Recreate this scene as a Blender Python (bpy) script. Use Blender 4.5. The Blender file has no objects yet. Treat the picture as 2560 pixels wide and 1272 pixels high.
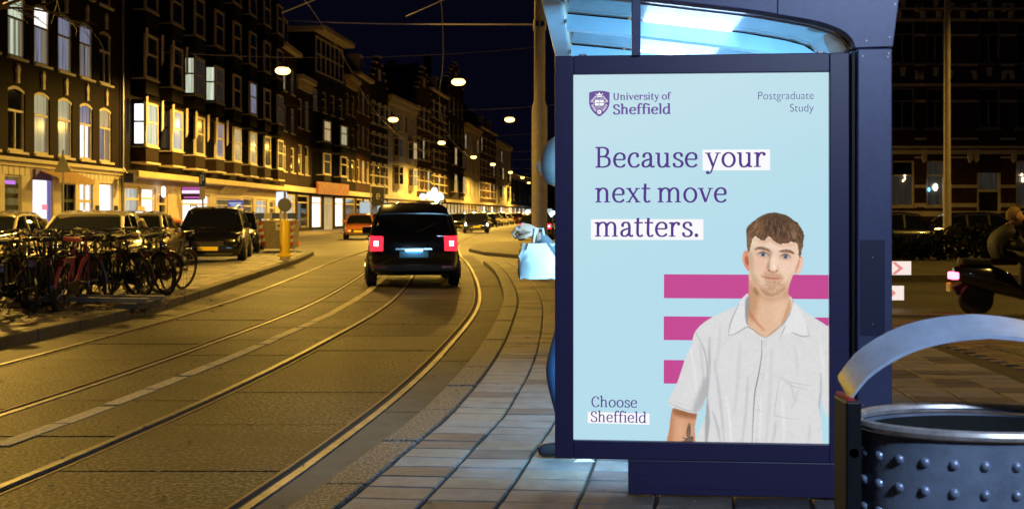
import bpy, math, random
import numpy as np
from mathutils import Vector, Matrix

# ------------------------------------------------------------------ camera, world, exposure
SC = bpy.context.scene
COL = SC.collection
F = 2650.0          # focal length in photo pixels (2560 wide)
HZ = 535.0          # horizon row in the photo
EYE = 1.4
cam = bpy.data.cameras.new('camera')
cam.lens = 36 * F / 2560
cam.sensor_width = 36
cam.shift_y = -(636 - HZ) / 2560
cam.clip_start = 0.05
cam.clip_end = 3000
cam.dof.use_dof = True
cam.dof.focus_distance = 5.2
cam.dof.aperture_fstop = 7.0
camo = bpy.data.objects.new('camera', cam)
COL.objects.link(camo)
camo.location = (0, 0, EYE)
camo.rotation_euler = (math.pi / 2, 0, 0)
SC.camera = camo

world = bpy.data.worlds.new('World')
SC.world = world
world.use_nodes = True
bg = world.node_tree.nodes['Background']
bg.inputs[0].default_value = (0.26, 0.27, 0.95, 1)
bg.inputs[1].default_value = 0.0062
SC.view_settings.view_transform = 'Standard'
SC.view_settings.look = 'None'
SC.view_settings.gamma = 1
SC.view_settings.use_curve_mapping = False
SC.view_settings.exposure = 0
SC.cycles.use_denoising = True
SC.cycles.max_bounces = 6
SC.cycles.glossy_bounces = 3
SC.cycles.transparent_max_bounces = 8
SC.cycles.caustics_reflective = False
SC.cycles.caustics_refractive = False
SC.cycles.sample_clamp_indirect = 4

SODIUM = (1.0, 0.575, 0.09)
LAMP_W = 5200
R = random.Random(7)

# ------------------------------------------------------------------ materials
MATS = {}
def srgb(r, g, b):
    f = lambda c: (c / 255 / 12.92) if c / 255 <= 0.04045 else ((c / 255 + 0.055) / 1.055) ** 2.4
    return (f(r), f(g), f(b))

def mat(name, col, rough=0.6, metal=0.0, var=0.0, scale=4.0, bump=0.0, bscale=None, coat=0.0, spec=0.5, emit=None, es=0.0, dirt=0.0, hard=False):
    if name in MATS:
        return MATS[name]
    m = bpy.data.materials.new(name)
    m.use_nodes = True
    nt = m.node_tree
    b = nt.nodes['Principled BSDF']
    b.inputs['Base Color'].default_value = (*col, 1)
    b.inputs['Roughness'].default_value = rough
    b.inputs['Metallic'].default_value = metal
    b.inputs['Specular IOR Level'].default_value = spec
    if coat:
        b.inputs['Coat Weight'].default_value = coat
        b.inputs['Coat Roughness'].default_value = 0.06
    if emit:
        b.inputs['Emission Color'].default_value = (*emit, 1)
        b.inputs['Emission Strength'].default_value = es
    if var or bump or dirt:
        tc = nt.nodes.new('ShaderNodeTexCoord')
    if var:
        n = nt.nodes.new('ShaderNodeTexNoise')
        n.inputs['Scale'].default_value = scale
        n.inputs['Detail'].default_value = 6
        n.inputs['Roughness'].default_value = 0.65
        nt.links.new(tc.outputs['Object'], n.inputs['Vector'])
        cr = nt.nodes.new('ShaderNodeValToRGB')
        cr.color_ramp.elements[0].position = 0.46 if hard else 0.3
        cr.color_ramp.elements[1].position = 0.60 if hard else 0.7
        if hard:
            n.inputs['Detail'].default_value = 2
        cr.color_ramp.elements[0].color = (*[c * (1 - var) for c in col], 1)
        cr.color_ramp.elements[1].color = (*[min(1, c * (1 + var * (2.2 if hard else 1))) for c in col], 1)
        nt.links.new(n.outputs['Fac'], cr.inputs['Fac'])
        last = cr.outputs['Color']
        if dirt:
            n2 = nt.nodes.new('ShaderNodeTexNoise')
            n2.inputs['Scale'].default_value = 0.7
            n2.inputs['Detail'].default_value = 4
            nt.links.new(tc.outputs['Object'], n2.inputs['Vector'])
            mr = nt.nodes.new('ShaderNodeMapRange')
            mr.inputs['From Min'].default_value = 0.35
            mr.inputs['From Max'].default_value = 0.65
            mr.inputs['To Min'].default_value = 1 - dirt
            mr.inputs['To Max'].default_value = 1 + dirt * 0.5
            nt.links.new(n2.outputs['Fac'], mr.inputs['Value'])
            mx = nt.nodes.new('ShaderNodeVectorMath')
            mx.operation = 'SCALE'
            nt.links.new(last, mx.inputs[0])
            nt.links.new(mr.outputs['Result'], mx.inputs['Scale'])
            last = mx.outputs['Vector']
        nt.links.new(last, b.inputs['Base Color'])
    if bump:
        n3 = nt.nodes.new('ShaderNodeTexNoise')
        n3.inputs['Scale'].default_value = bscale or scale * 4
        n3.inputs['Detail'].default_value = 3
        nt.links.new(tc.outputs['Object'], n3.inputs['Vector'])
        bp = nt.nodes.new('ShaderNodeBump')
        bp.inputs['Strength'].default_value = bump
        bp.inputs['Distance'].default_value = 0.01
        nt.links.new(n3.outputs['Fac'], bp.inputs['Height'])
        nt.links.new(bp.outputs['Normal'], b.inputs['Normal'])
    MATS[name] = m
    return m

def emis(name, col, s=1.0):
    if name in MATS:
        return MATS[name]
    m = bpy.data.materials.new(name)
    m.use_nodes = True
    nt = m.node_tree
    nt.nodes.clear()
    e = nt.nodes.new('ShaderNodeEmission')
    e.inputs[0].default_value = (*col, 1)
    e.inputs[1].default_value = s
    o = nt.nodes.new('ShaderNodeOutputMaterial')
    nt.links.new(e.outputs[0], o.inputs[0])
    MATS[name] = m
    return m

def litpane(name, col, s, contrast=0.5, bands=9.0):
    """window glass with a lit, curtained room behind it"""
    if name in MATS:
        return MATS[name]
    m = bpy.data.materials.new(name)
    m.use_nodes = True
    nt = m.node_tree
    b = nt.nodes['Principled BSDF']
    b.inputs['Base Color'].default_value = (0.05, 0.05, 0.05, 1)
    b.inputs['Roughness'].default_value = 0.1
    tc = nt.nodes.new('ShaderNodeTexCoord')
    mp = nt.nodes.new('ShaderNodeMapping')
    mp.inputs['Scale'].default_value = (bands, bands, 0.35)
    n = nt.nodes.new('ShaderNodeTexNoise')
    n.inputs['Scale'].default_value = 1.0
    n.inputs['Detail'].default_value = 3
    nt.links.new(tc.outputs['Object'], mp.inputs['Vector'])
    nt.links.new(mp.outputs['Vector'], n.inputs['Vector'])
    mr = nt.nodes.new('ShaderNodeMapRange')
    mr.inputs['From Min'].default_value = 0.3
    mr.inputs['From Max'].default_value = 0.7
    mr.inputs['To Min'].default_value = s * (1 - contrast)
    mr.inputs['To Max'].default_value = s * (1 + contrast * 0.4)
    nt.links.new(n.outputs['Fac'], mr.inputs['Value'])
    b.inputs['Emission Color'].default_value = (*col, 1)
    nt.links.new(mr.outputs['Result'], b.inputs['Emission Strength'])
    MATS[name] = m
    return m

def clearglass(name, tint=(1, 1, 1), refl=1.0, rough=0.02, dust=0.0):
    if name in MATS:
        return MATS[name]
    m = bpy.data.materials.new(name)
    m.use_nodes = True
    nt = m.node_tree
    nt.nodes.clear()
    t = nt.nodes.new('ShaderNodeBsdfTransparent')
    t.inputs[0].default_value = (*tint, 1)
    g = nt.nodes.new('ShaderNodeBsdfGlossy')
    g.inputs['Roughness'].default_value = rough
    fr = nt.nodes.new('ShaderNodeFresnel')
    fr.inputs[0].default_value = 1.45
    mu = nt.nodes.new('ShaderNodeMath')
    mu.operation = 'MULTIPLY'
    mu.inputs[1].default_value = refl
    nt.links.new(fr.outputs[0], mu.inputs[0])
    mx = nt.nodes.new('ShaderNodeMixShader')
    nt.links.new(mu.outputs[0], mx.inputs[0])
    nt.links.new(t.outputs[0], mx.inputs[1])
    nt.links.new(g.outputs[0], mx.inputs[2])
    last = mx
    if dust:
        d = nt.nodes.new('ShaderNodeBsdfDiffuse')
        d.inputs[0].default_value = (0.5, 0.5, 0.5, 1)
        tr = nt.nodes.new('ShaderNodeBsdfTranslucent')
        tr.inputs[0].default_value = (0.6, 0.6, 0.6, 1)
        ad = nt.nodes.new('ShaderNodeAddShader')
        nt.links.new(d.outputs[0], ad.inputs[0])
        nt.links.new(tr.outputs[0], ad.inputs[1])
        tc = nt.nodes.new('ShaderNodeTexCoord')
        n = nt.nodes.new('ShaderNodeTexNoise')
        n.inputs['Scale'].default_value = 60
        n.inputs['Detail'].default_value = 4
        nt.links.new(tc.outputs['Object'], n.inputs['Vector'])
        mr = nt.nodes.new('ShaderNodeMapRange')
        mr.inputs['From Min'].default_value = 0.4
        mr.inputs['From Max'].default_value = 0.75
        mr.inputs['To Min'].default_value = dust * 0.6
        mr.inputs['To Max'].default_value = dust * 2
        nt.links.new(n.outputs['Fac'], mr.inputs['Value'])
        m2 = nt.nodes.new('ShaderNodeMixShader')
        nt.links.new(mr.outputs['Result'], m2.inputs[0])
        nt.links.new(mx.outputs[0], m2.inputs[1])
        nt.links.new(ad.outputs[0], m2.inputs[2])
        last = m2
    o = nt.nodes.new('ShaderNodeOutputMaterial')
    nt.links.new(last.outputs[0], o.inputs[0])
    MATS[name] = m
    return m

def brickmat(name, c1, c2, mortar, scale=1.0, bw=0.22, rh=0.065, rough=0.8):
    if name in MATS:
        return MATS[name]
    m = bpy.data.materials.new(name)
    m.use_nodes = True
    nt = m.node_tree
    b = nt.nodes['Principled BSDF']
    b.inputs['Roughness'].default_value = rough
    b.inputs['Specular IOR Level'].default_value = 0.12
    tc = nt.nodes.new('ShaderNodeTexCoord')
    mp = nt.nodes.new('ShaderNodeMapping')
    mp.inputs['Rotation'].default_value = (math.pi / 2, 0, 0)
    br = nt.nodes.new('ShaderNodeTexBrick')
    br.inputs['Color1'].default_value = (*c1, 1)
    br.inputs['Color2'].default_value = (*c2, 1)
    br.inputs['Mortar'].default_value = (*mortar, 1)
    br.inputs['Scale'].default_value = scale
    br.inputs['Brick Width'].default_value = bw
    br.inputs['Row Height'].default_value = rh
    br.inputs['Mortar Size'].default_value = 0.006
    nt.links.new(tc.outputs['Object'], mp.inputs['Vector'])
    nt.links.new(mp.outputs['Vector'], br.inputs['Vector'])
    n = nt.nodes.new('ShaderNodeTexNoise')
    n.inputs['Scale'].default_value = 0.9
    n.inputs['Detail'].default_value = 5
    nt.links.new(tc.outputs['Object'], n.inputs['Vector'])
    mr = nt.nodes.new('ShaderNodeMapRange')
    mr.inputs['From Min'].default_value = 0.3
    mr.inputs['From Max'].default_value = 0.7
    mr.inputs['To Min'].default_value = 0.7
    mr.inputs['To Max'].default_value = 1.2
    nt.links.new(n.outputs['Fac'], mr.inputs['Value'])
    vs = nt.nodes.new('ShaderNodeVectorMath')
    vs.operation = 'SCALE'
    nt.links.new(br.outputs['Color'], vs.inputs[0])
    nt.links.new(mr.outputs['Result'], vs.inputs['Scale'])
    nt.links.new(vs.outputs['Vector'], b.inputs['Base Color'])
    MATS[name] = m
    return m

# ------------------------------------------------------------------ mesh helpers
class MB:
    def __init__(s):
        s.v = []
        s.f = []
    def add(s, vs, fs):
        o = len(s.v)
        s.v += [tuple(p) for p in vs]
        s.f += [tuple(i + o for i in f) for f in fs]
        return s
    def box(s, x0, x1, y0, y1, z0, z1):
        return s.add([(x0, y0, z0), (x1, y0, z0), (x1, y1, z0), (x0, y1, z0), (x0, y0, z1), (x1, y0, z1), (x1, y1, z1), (x0, y1, z1)],
                     [(0, 3, 2, 1), (4, 5, 6, 7), (0, 1, 5, 4), (1, 2, 6, 5), (2, 3, 7, 6), (3, 0, 4, 7)])
    def bar(s, a, b, w, h, up=(0, 0, 1)):
        a = Vector(a); b = Vector(b); d = (b - a).normalized()
        r = d.cross(Vector(up))
        if r.length < 1e-4:
            r = d.cross(Vector((1, 0, 0)))
        r = r.normalized() * w / 2
        u = r.cross(d).normalized() * h / 2
        vs = [a - r - u, a + r - u, a + r + u, a - r + u, b - r - u, b + r - u, b + r + u, b - r + u]
        return s.add(vs, [(0, 1, 2, 3), (7, 6, 5, 4), (0, 4, 5, 1), (1, 5, 6, 2), (2, 6, 7, 3), (3, 7, 4, 0)])
    def tube(s, pts, r, n=6, closed=False, caps=True):
        pts = [Vector(p) for p in pts]
        m = len(pts)
        rs = r if isinstance(r, (list, tuple)) else [r] * m
        up = None
        rings = []
        for i, p in enumerate(pts):
            if closed:
                d = pts[(i + 1) % m] - pts[i - 1]
            else:
                d = pts[min(i + 1, m - 1)] - pts[max(i - 1, 0)]
            d = d.normalized() if d.length > 1e-9 else Vector((0, 0, 1))
            if up is None:
                up = Vector((0, 0, 1)) if abs(d.z) < 0.9 else Vector((1, 0, 0))
            a = d.cross(up)
            if a.length < 1e-5:
                a = d.orthogonal()
            a.normalize()
            up = a.cross(d).normalized()
            rings.append([p + (a * math.cos(t) + up * math.sin(t)) * rs[i] for t in [2 * math.pi * k / n for k in range(n)]])
        vs = [q for ring in rings for q in ring]
        fs = []
        for i in range(m if closed else m - 1):
            j = (i + 1) % m
            for k in range(n):
                l = (k + 1) % n
                fs.append((i * n + k, j * n + k, j * n + l, i * n + l))
        if caps and not closed:
            fs.append(tuple(range(n)))
            fs.append(tuple((m - 1) * n + k for k in reversed(range(n))))
        return s.add(vs, fs)
    def lathe(s, prof, n=16, c=(0, 0, 0), ax='z'):
        vs = []
        for (r, z) in prof:
            for k in range(n):
                t = 2 * math.pi * k / n
                a, b = r * math.cos(t), r * math.sin(t)
                vs.append({'z': (c[0] + a, c[1] + b, c[2] + z), 'y': (c[0] + a, c[1] + z, c[2] + b), 'x': (c[0] + z, c[1] + a, c[2] + b)}[ax])
        m = len(prof)
        fs = []
        for i in range(m - 1):
            for k in range(n):
                l = (k + 1) % n
                fs.append((i * n + k, i * n + l, (i + 1) * n + l, (i + 1) * n + k))
        fs.append(tuple(reversed(range(n))))
        fs.append(tuple((m - 1) * n + k for k in range(n)))
        return s.add(vs, fs)
    def prism(s, poly, y0, y1):
        """polygon in x,z extruded along y"""
        n = len(poly)
        vs = [(p[0], y0, p[1]) for p in poly] + [(p[0], y1, p[1]) for p in poly]
        fs = [tuple(range(n)), tuple(reversed(range(n, 2 * n)))]
        for i in range(n):
            j = (i + 1) % n
            fs.append((i, n + i, n + j, j))
        return s.add(vs, fs)
    def slab(s, poly, z0, z1):
        """polygon in x,y extruded along z"""
        n = len(poly)
        vs = [(p[0], p[1], z0) for p in poly] + [(p[0], p[1], z1) for p in poly]
        fs = [tuple(reversed(range(n))), tuple(range(n, 2 * n))]
        for i in range(n):
            j = (i + 1) % n
            fs.append((i, j, n + j, n + i))
        return s.add(vs, fs)
    def loft(s, rings, caps=True):
        n = len(rings[0])
        vs = [p for r in rings for p in r]
        fs = []
        for i in range(len(rings) - 1):
            for k in range(n):
                l = (k + 1) % n
                fs.append((i * n + k, i * n + l, (i + 1) * n + l, (i + 1) * n + k))
        if caps:
            fs.append(tuple(reversed(range(n))))
            fs.append(tuple((len(rings) - 1) * n + k for k in range(n)))
        return s.add(vs, fs)
    def mesh(s, name, m, smooth=False):
        me = bpy.data.meshes.new(name)
        me.from_pydata(s.v, [], s.f)
        if m:
            me.materials.append(m)
        me.update()
        import bmesh
        b = bmesh.new()
        b.from_mesh(me)
        bmesh.ops.recalc_face_normals(b, faces=b.faces)
        b.to_mesh(me)
        b.free()
        if smooth:
            me.polygons.foreach_set('use_smooth', [True] * len(me.polygons))
            try:
                me.set_sharp_from_angle(angle=math.radians(42))
            except Exception:
                pass
        return me
    def build(s, name, m, parent=None, smooth=False, bevel=0.0, sub=0):
        o = bpy.data.objects.new(name, s.mesh(name, m, smooth))
        COL.objects.link(o)
        if parent:
            o.parent = parent
        if bevel:
            md = o.modifiers.new('bevel', 'BEVEL')
            md.width = bevel
            md.segments = 2
            md.limit_method = 'ANGLE'
        if sub:
            md = o.modifiers.new('sub', 'SUBSURF')
            md.levels = sub
            md.render_levels = sub
        return o

def empty(name, loc=(0, 0, 0), rz=0.0, label=None, cat=None, group=None):
    o = bpy.data.objects.new(name, None)
    COL.objects.link(o)
    o.location = loc
    o.rotation_euler = (0, 0, rz)
    o.empty_display_size = 0.1
    return tag(o, label, cat, group)

def tag(o, label=None, cat=None, group=None, kind=None):
    if label: o['label'] = label
    if cat: o['category'] = cat
    if group: o['group'] = group
    if kind: o['kind'] = kind
    return o

def link_mesh(name, me, parent=None, loc=(0, 0, 0), rot=(0, 0, 0)):
    o = bpy.data.objects.new(name, me)
    COL.objects.link(o)
    o.parent = parent
    o.location = loc
    o.rotation_euler = rot
    return o

def copy_tree(o, parent=None):
    c = o.copy()
    COL.objects.link(c)
    c.parent = parent
    for ch in list(o.children):
        copy_tree(ch, c)
    return c

def G(px, py, h=EYE):
    y = F * h / (py - HZ)
    return ((px - 1280) / F * y, y)

def AT(px, py, y):
    return ((px - 1280) / F * y, y, EYE - (py - HZ) / F * y)

def interp(tab):
    zs = [t[0] for t in tab]
    xs = [t[1] for t in tab]
    n = len(tab)
    ms = []
    for i in range(n):
        if i == 0:
            ms.append((xs[1] - xs[0]) / (zs[1] - zs[0]))
        elif i == n - 1:
            ms.append((xs[-1] - xs[-2]) / (zs[-1] - zs[-2]))
        else:
            ms.append((xs[i + 1] - xs[i - 1]) / (zs[i + 1] - zs[i - 1]))
    def f(z):
        if z <= zs[0]:
            return xs[0] + ms[0] * (z - zs[0])
        if z >= zs[-1]:
            return xs[-1] + ms[-1] * (z - zs[-1])
        for i in range(n - 1):
            if z <= zs[i + 1]:
                h = zs[i + 1] - zs[i]
                t = (z - zs[i]) / h
                return ((2 * t**3 - 3 * t * t + 1) * xs[i] + (t**3 - 2 * t * t + t) * h * ms[i]
                        + (-2 * t**3 + 3 * t * t) * xs[i + 1] + (t**3 - t * t) * h * ms[i + 1])
    return f

def smooth_pts(pts, closed=False, k=6):
    n = len(pts)
    out = []
    rng = range(n) if closed else range(n - 1)
    for i in rng:
        p0 = pts[i - 1] if (closed or i > 0) else pts[i]
        p1 = pts[i]
        p2 = pts[(i + 1) % n]
        p3 = pts[(i + 2) % n] if (closed or i + 2 < n) else p2
        for j in range(k):
            t = j / k
            out.append(tuple(0.5 * ((2 * b) + (c - a) * t + (2 * a - 5 * b + 4 * c - d) * t * t + (3 * b - a - 3 * c + d) * t**3)
                             for a, b, c, d in zip(p0, p1, p2, p3)))
    if not closed:
        out.append(tuple(pts[-1]))
    return out

# ------------------------------------------------------------------ common materials
M_asphalt = mat('asphalt', (0.085, 0.08, 0.075), 0.6, spec=.3, var=0.35, scale=9, bump=0.5, bscale=60, dirt=0.25)
M_joint = mat('joint_dirt', (0.02, 0.018, 0.016), 0.9)
M_slab = mat('road_slab_aggregate', (0.036, 0.031, 0.024), 0.6, var=0.95, scale=34, bump=1.0, bscale=45, dirt=0.75, hard=True, spec=.22)
M_conc = mat('smooth_concrete', (0.10, 0.092, 0.08), 0.7, spec=.25, var=0.2, scale=5, bump=0.15, bscale=120, dirt=0.2)
M_kerb = mat('granite_kerb', (0.06, 0.058, 0.06), 0.6, hard=True, var=0.7, scale=60, bump=0.5, bscale=90)
M_tiles = [mat('paving_grey', (0.19, 0.185, 0.19), 0.58, spec=.28, var=0.25, scale=7, bump=0.35, bscale=90, dirt=0.2),
           mat('paving_buff', (0.22, 0.19, 0.165), 0.6, spec=.28, var=0.25, scale=7, bump=0.35, bscale=90, dirt=0.2),
           mat('paving_dark', (0.10, 0.09, 0.095), 0.58, spec=.28, var=0.3, scale=7, bump=0.35, bscale=90, dirt=0.2)]
M_steel = mat('rail_steel', (0.20, 0.19, 0.19), 0.5, 0.75, var=0.5, scale=9, bump=.15, bscale=30, dirt=.4)
M_rust = mat('rail_rust', (0.13, 0.08, 0.055), 0.6, 0.4, var=0.4, scale=15)
M_paint = mat('road_paint', (0.40, 0.38, 0.32), 0.65, var=0.5, scale=24, bump=0.3, bscale=80)
M_white = mat('white_paint', (0.74, 0.71, 0.64), 0.5, var=0.1, scale=3)
M_cream = mat('cream_paint', (0.62, 0.55, 0.43), 0.55, var=0.12, scale=2)
M_black = mat('black_paint', (0.010, 0.010, 0.013), 0.5, spec=.25)
M_dark = mat('dark_void', (0.006, 0.006, 0.007), 0.8)
M_navy = mat('navy_powdercoat', (0.036, 0.030, 0.105), 0.42, var=0.08, scale=30, bump=0.05, bscale=400)
M_slate = mat('slate_powdercoat', (0.075, 0.085, 0.19), 0.4, 0.1, var=0.12, scale=25, bump=0.06, bscale=350)
M_alu = mat('brushed_aluminium', (0.62, 0.68, 0.74), 0.32, 0.7, var=0.08, scale=8)
M_stone = mat('sandstone', (0.55, 0.48, 0.38), 0.75, var=0.18, scale=3)
M_wire = mat('wire', (0.25, 0.22, 0.2), 0.5, 0.6)
M_rubber = mat('rubber', (0.012, 0.012, 0.012), 0.6)
M_chrome = mat('chrome', (0.7, 0.7, 0.7), 0.15, 1.0)
M_grey = mat('galvanised', (0.33, 0.33, 0.34), 0.45, 0.5, var=0.15, scale=10)
M_pole = mat('pole_paint', (0.30, 0.27, 0.25), 0.55, var=0.18, scale=6, bump=0.2, bscale=40)
M_brick1 = brickmat('dark_brick', (0.012, 0.007, 0.005), (0.020, 0.011, 0.007), (0.026, 0.021, 0.017))
M_brick2 = brickmat('brown_brick', (0.024, 0.014, 0.009), (0.036, 0.020, 0.012), (0.05, 0.043, 0.036))
M_brick3 = brickmat('black_brick', (0.007, 0.006, 0.006), (0.012, 0.009, 0.008), (0.016, 0.014, 0.013))
M_brickred = brickmat('red_brick', (0.05, 0.02, 0.013), (0.07, 0.03, 0.02), (0.07, 0.055, 0.045))
M_plaster = mat('plaster', (0.55, 0.49, 0.40), 0.7, var=0.15, scale=1.5, dirt=0.2)
M_pane = mat('window_glass', (0.008, 0.009, 0.012), 0.04, spec=0.8)
M_panedim = litpane('window_glass_dim', (0.55, 0.5, 0.42), 0.035, 0.7)
M_lamp = emis('lamp_lens', (1.0, 0.58, 0.14), 6.5)

# ------------------------------------------------------------------ ground, tram road, rails
g = MB().add([(-900, -60, -0.014), (900, -60, -0.014), (900, 1500, -0.014), (-900, 1500, -0.014)], [(0, 1, 2, 3)]).build('ground', M_asphalt)
tag(g, 'dark asphalt carriageway beyond the tram track', kind='structure')

fD = interp([(0, -2.0), (3, -1.57), (5, -1.27), (6.1, -1.11), (8.2, -.87), (10.75, -.69), (15, -.52), (18.5, -.56), (24, -.84), (30, -1.25), (36, -1.75), (46, -2.3), (60, -2.6), (80, -2.0), (105, .6), (140, 6.0), (190, 15)])
fOA = interp([(0, 4.0), (20, 4.0), (30, 3.95), (41, 3.6), (60, 4.0), (200, 4.0)])
fA = lambda z: fD(z) - fOA(z)
fB = lambda z: fD(z) - (fOA(z) - 1.41)
fC = lambda z: fD(z) - 1.42
fK = interp([(0, -1.9), (3, -1.32), (5, -.94), (5.77, -.81), (7, -.61), (9.7, -.36), (12.8, -.21), (16.2, -.13), (20.4, -.22), (25.6, -.47), (32, -1.0), (45, -1.9), (60, -2.2), (200, 18)])
fKo = lambda z: fK(z) + .21

zs_rail = [2 + .35 * i for i in range(100)] + [37 + 2 * i for i in range(60)]
def strip(f0, f1, z0, zs):
    mb = MB()
    vs, fs = [], []
    for i, z in enumerate(zs):
        vs += [(f0(z), z, z0), (f1(z), z, z0), (f1(z), z, z0 - .05), (f0(z), z, z0 - .05)]
        if i:
            a = (i - 1) * 4
            b = i * 4
            fs += [(a, a + 1, b + 1, b), (a + 1, a + 2, b + 2, b + 1), (a + 3, a, b, b + 3)]
    return mb.add(vs, fs)

rail_lab = ['thin tram rail beside the bicycle island kerb', 'tram rail with open groove left of the white line', 'tram rail between the white line and the outer curved rail', 'outer curved tram rail next to the platform kerb']
for k, (fr, side) in enumerate(((fA, 1), (fB, -1), (fC, 1), (fD, -1))):
    # side: +1 groove lies to the right of the head, -1 to the left
    r = empty('tram_rail', (0, 0, 0), 0, rail_lab[k], 'tram rail', 'grooved tram rails set in the road')
    h0 = lambda z, fr=fr: fr(z) - .025
    h1 = lambda z, fr=fr: fr(z) + .025
    strip(h0, h1, .008, zs_rail).build('rail_head', M_steel, r)
    l0 = lambda z, fr=fr, s=side: fr(z) + s * .092 - .011
    l1 = lambda z, fr=fr, s=side: fr(z) + s * .092 + .011
    strip(l0, l1, .005, zs_rail).build('guard_lip', M_rust, r)
    strip(lambda z, fr=fr, s=side: fr(z) + s * .055 - .035, lambda z, fr=fr, s=side: fr(z) + s * .055 + .04, -.006, zs_rail).build('groove_floor', M_joint, r)

# road slabs between the rails, one by one
fLk = interp([(0, -6.3), (5, -5.85), (8, -5.55), (11.1, -5.34), (15.1, -5.12), (19.5, -5.35), (25, -5.75), (31, -6.2), (36, -6.75)])
road = strip(fLk, fK, -.011, [1 + .5 * i for i in range(70)]).build('tram_road', M_joint)
tag(road, 'tram road of concrete slabs between the rails', kind='structure')
lanes = [(lambda z: fLk(z) + .03, lambda z: fA(z) - .04, M_conc), (lambda z: fA(z) + .11, lambda z: fB(z) - .11, M_slab),
         (lambda z: fB(z) + .04, lambda z: fC(z) - .04, M_slab), (lambda z: fC(z) + .11, lambda z: fD(z) - .11, M_slab),
         (lambda z: fD(z) + .04, lambda z: fK(z) - .004, M_conc)]
for li, (a, b, m) in enumerate(lanes):
    step = 1.28 if m is M_slab else 2.6
    z = 2.1 + (.37 * li) % 1.28
    while z < 35:
        zz = [z + .012, z + step * .33, z + step * .66, z + step - .012]
        dz = R.uniform(-.003, .003)
        p = [(a(q), q) for q in zz] + [(b(q), q) for q in reversed(zz)]
        MB().slab(p, -.1, dz).build('road_slab', m, road)
        z += step
# dashed white line between the tracks
fW = lambda z: (fB(z) + fC(z)) / 2 - .02
lp = empty('lane_line', (0, 0, 0))
tag(lp, 'broken white painted line between the two tram tracks', kind='structure')
z = 3.0
while z < 34:
    L = R.choice([.42, .6, .66])
    dx = R.uniform(-.012, .012)
    p = [(fW(z) - .06 + dx, z), (fW(z + L) - .06 + dx, z + L), (fW(z + L) + .06 + dx, z + L), (fW(z) + .06 + dx, z)]
    MB().slab([p[0], p[3], p[2], p[1]], .003, .0075).build('painted_dash', M_paint, lp)
    z += L + R.choice([.03, .05, .09])

# ------------------------------------------------------------------ platform with kerb and paving slabs
PZ = .10
plat = MB()
zs_p = [1.0 + .5 * i for i in range(57)]
poly = [(fK(z) + .215, z) for z in zs_p] + [(4.2, 29.5), (4.2, 1.0)]
platform = plat.slab(poly[::-1], -.05, PZ - .012).build('platform', M_joint)
tag(platform, 'raised tram stop platform with paving slabs', kind='structure')
z = 1.2
while z < 29:
    L = .98
    zz = [z + .008, z + .5, z + L - .008]
    p = [(fK(q), q) for q in zz] + [(fK(q) + .21, q) for q in reversed(zz)]
    MB().slab(p, -.1, PZ + R.uniform(-.003, .003)).build('kerb_stone', M_kerb, platform, bevel=.012)
    z += L
# slabs laid in rows that follow the kerb
def kn(z):
    d = (fK(z + .05) - fK(z - .05)) / .1
    n = Vector((1, -d)).normalized()
    return n
SW, SD = .35, .205
cand = []
row = 0
z = 1.2
while z < 29:
    nrm = kn(z)
    n2 = kn(z + SD)
    shift = (row % 2) * 0
    for c in range(13):
        o0 = .225 + c * SW
        o1 = o0 + SW
        q = []
        for (zz, nn) in ((z, nrm), (z + SD, n2)):
            for o in (o0, o1):
                nn3 = Vector((nn.x, nn.y * .55))
                q.append((fK(zz) + nn3.x * o, zz + nn3.y * o))
        if max(p[0] for p in q) > 4.15:
            continue
        cx = sum(p[0] for p in q) / 4
        cy = sum(p[1] for p in q) / 4
        if cy < 1.1:
            continue
        px = 1280 + F * cx / cy
        py = HZ + F * 1.3 / cy
        size = F / cy
        hid = 1395 < px < 2200 and py < 1150
        vis = -100 < px < 2600 and py < 1330 and not hid
        cand.append((size if vis else 0, q))
    z += SD
    row += 1
order = sorted(range(len(cand)), key=lambda i: -cand[i][0])
single = set(i for i in order[:285] if cand[i][0] > 0)
rest = {0: MB(), 1: MB(), 2: MB()}
def slabgeo(mb, q, top):
    (a, b, c, d) = (Vector(q[0]), Vector(q[1]), Vector(q[3]), Vector(q[2]))
    cen = (a + b + c + d) / 4
    pts = [p + (cen - p).normalized() * R.uniform(.006, .014) for p in (a, b, c, d)]
    tz = [top + R.uniform(-.0025, .0025) for _ in range(4)]
    vs = [(p.x, p.y, 0.02) for p in pts] + [(p.x, p.y, t - .006) for p, t in zip(pts, tz)] + [tuple((p + (cen - p).normalized() * .007)) + (t,) for p, t in zip(pts, tz)]
    fs = [(8, 9, 10, 11)]
    for i in range(4):
        j = (i + 1) % 4
        fs += [(i, j, 4 + j, 4 + i), (4 + i, 4 + j, 8 + j, 8 + i)]
    mb.add(vs, fs)
for i, (s, q) in enumerate(cand):
    k = R.choices([0, 1, 2], [5, 4, 3])[0]
    if i in single:
        mb = MB()
        slabgeo(mb, q, PZ)
        mb.build('paving_slab', M_tiles[k], platform)
    else:
        slabgeo(rest[k], q, PZ)
for k in rest:
    o = rest[k].build('far_paving', M_tiles[k], platform)
    o['kind'] = 'stuff'
# refuge island beyond the platform
isl = [G(1172, 628), G(1185, 618), G(1215, 610), G(1420, 604), G(1420, 652), G(1300, 645), G(1210, 637)]
isl = [(x, y) for x, y in isl]
ri = MB().slab(isl[::-1], -.05, .11).build('refuge_island', M_conc, bevel=.03)
tag(ri, 'low rounded concrete refuge island beyond the platform end', kind='structure')

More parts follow.
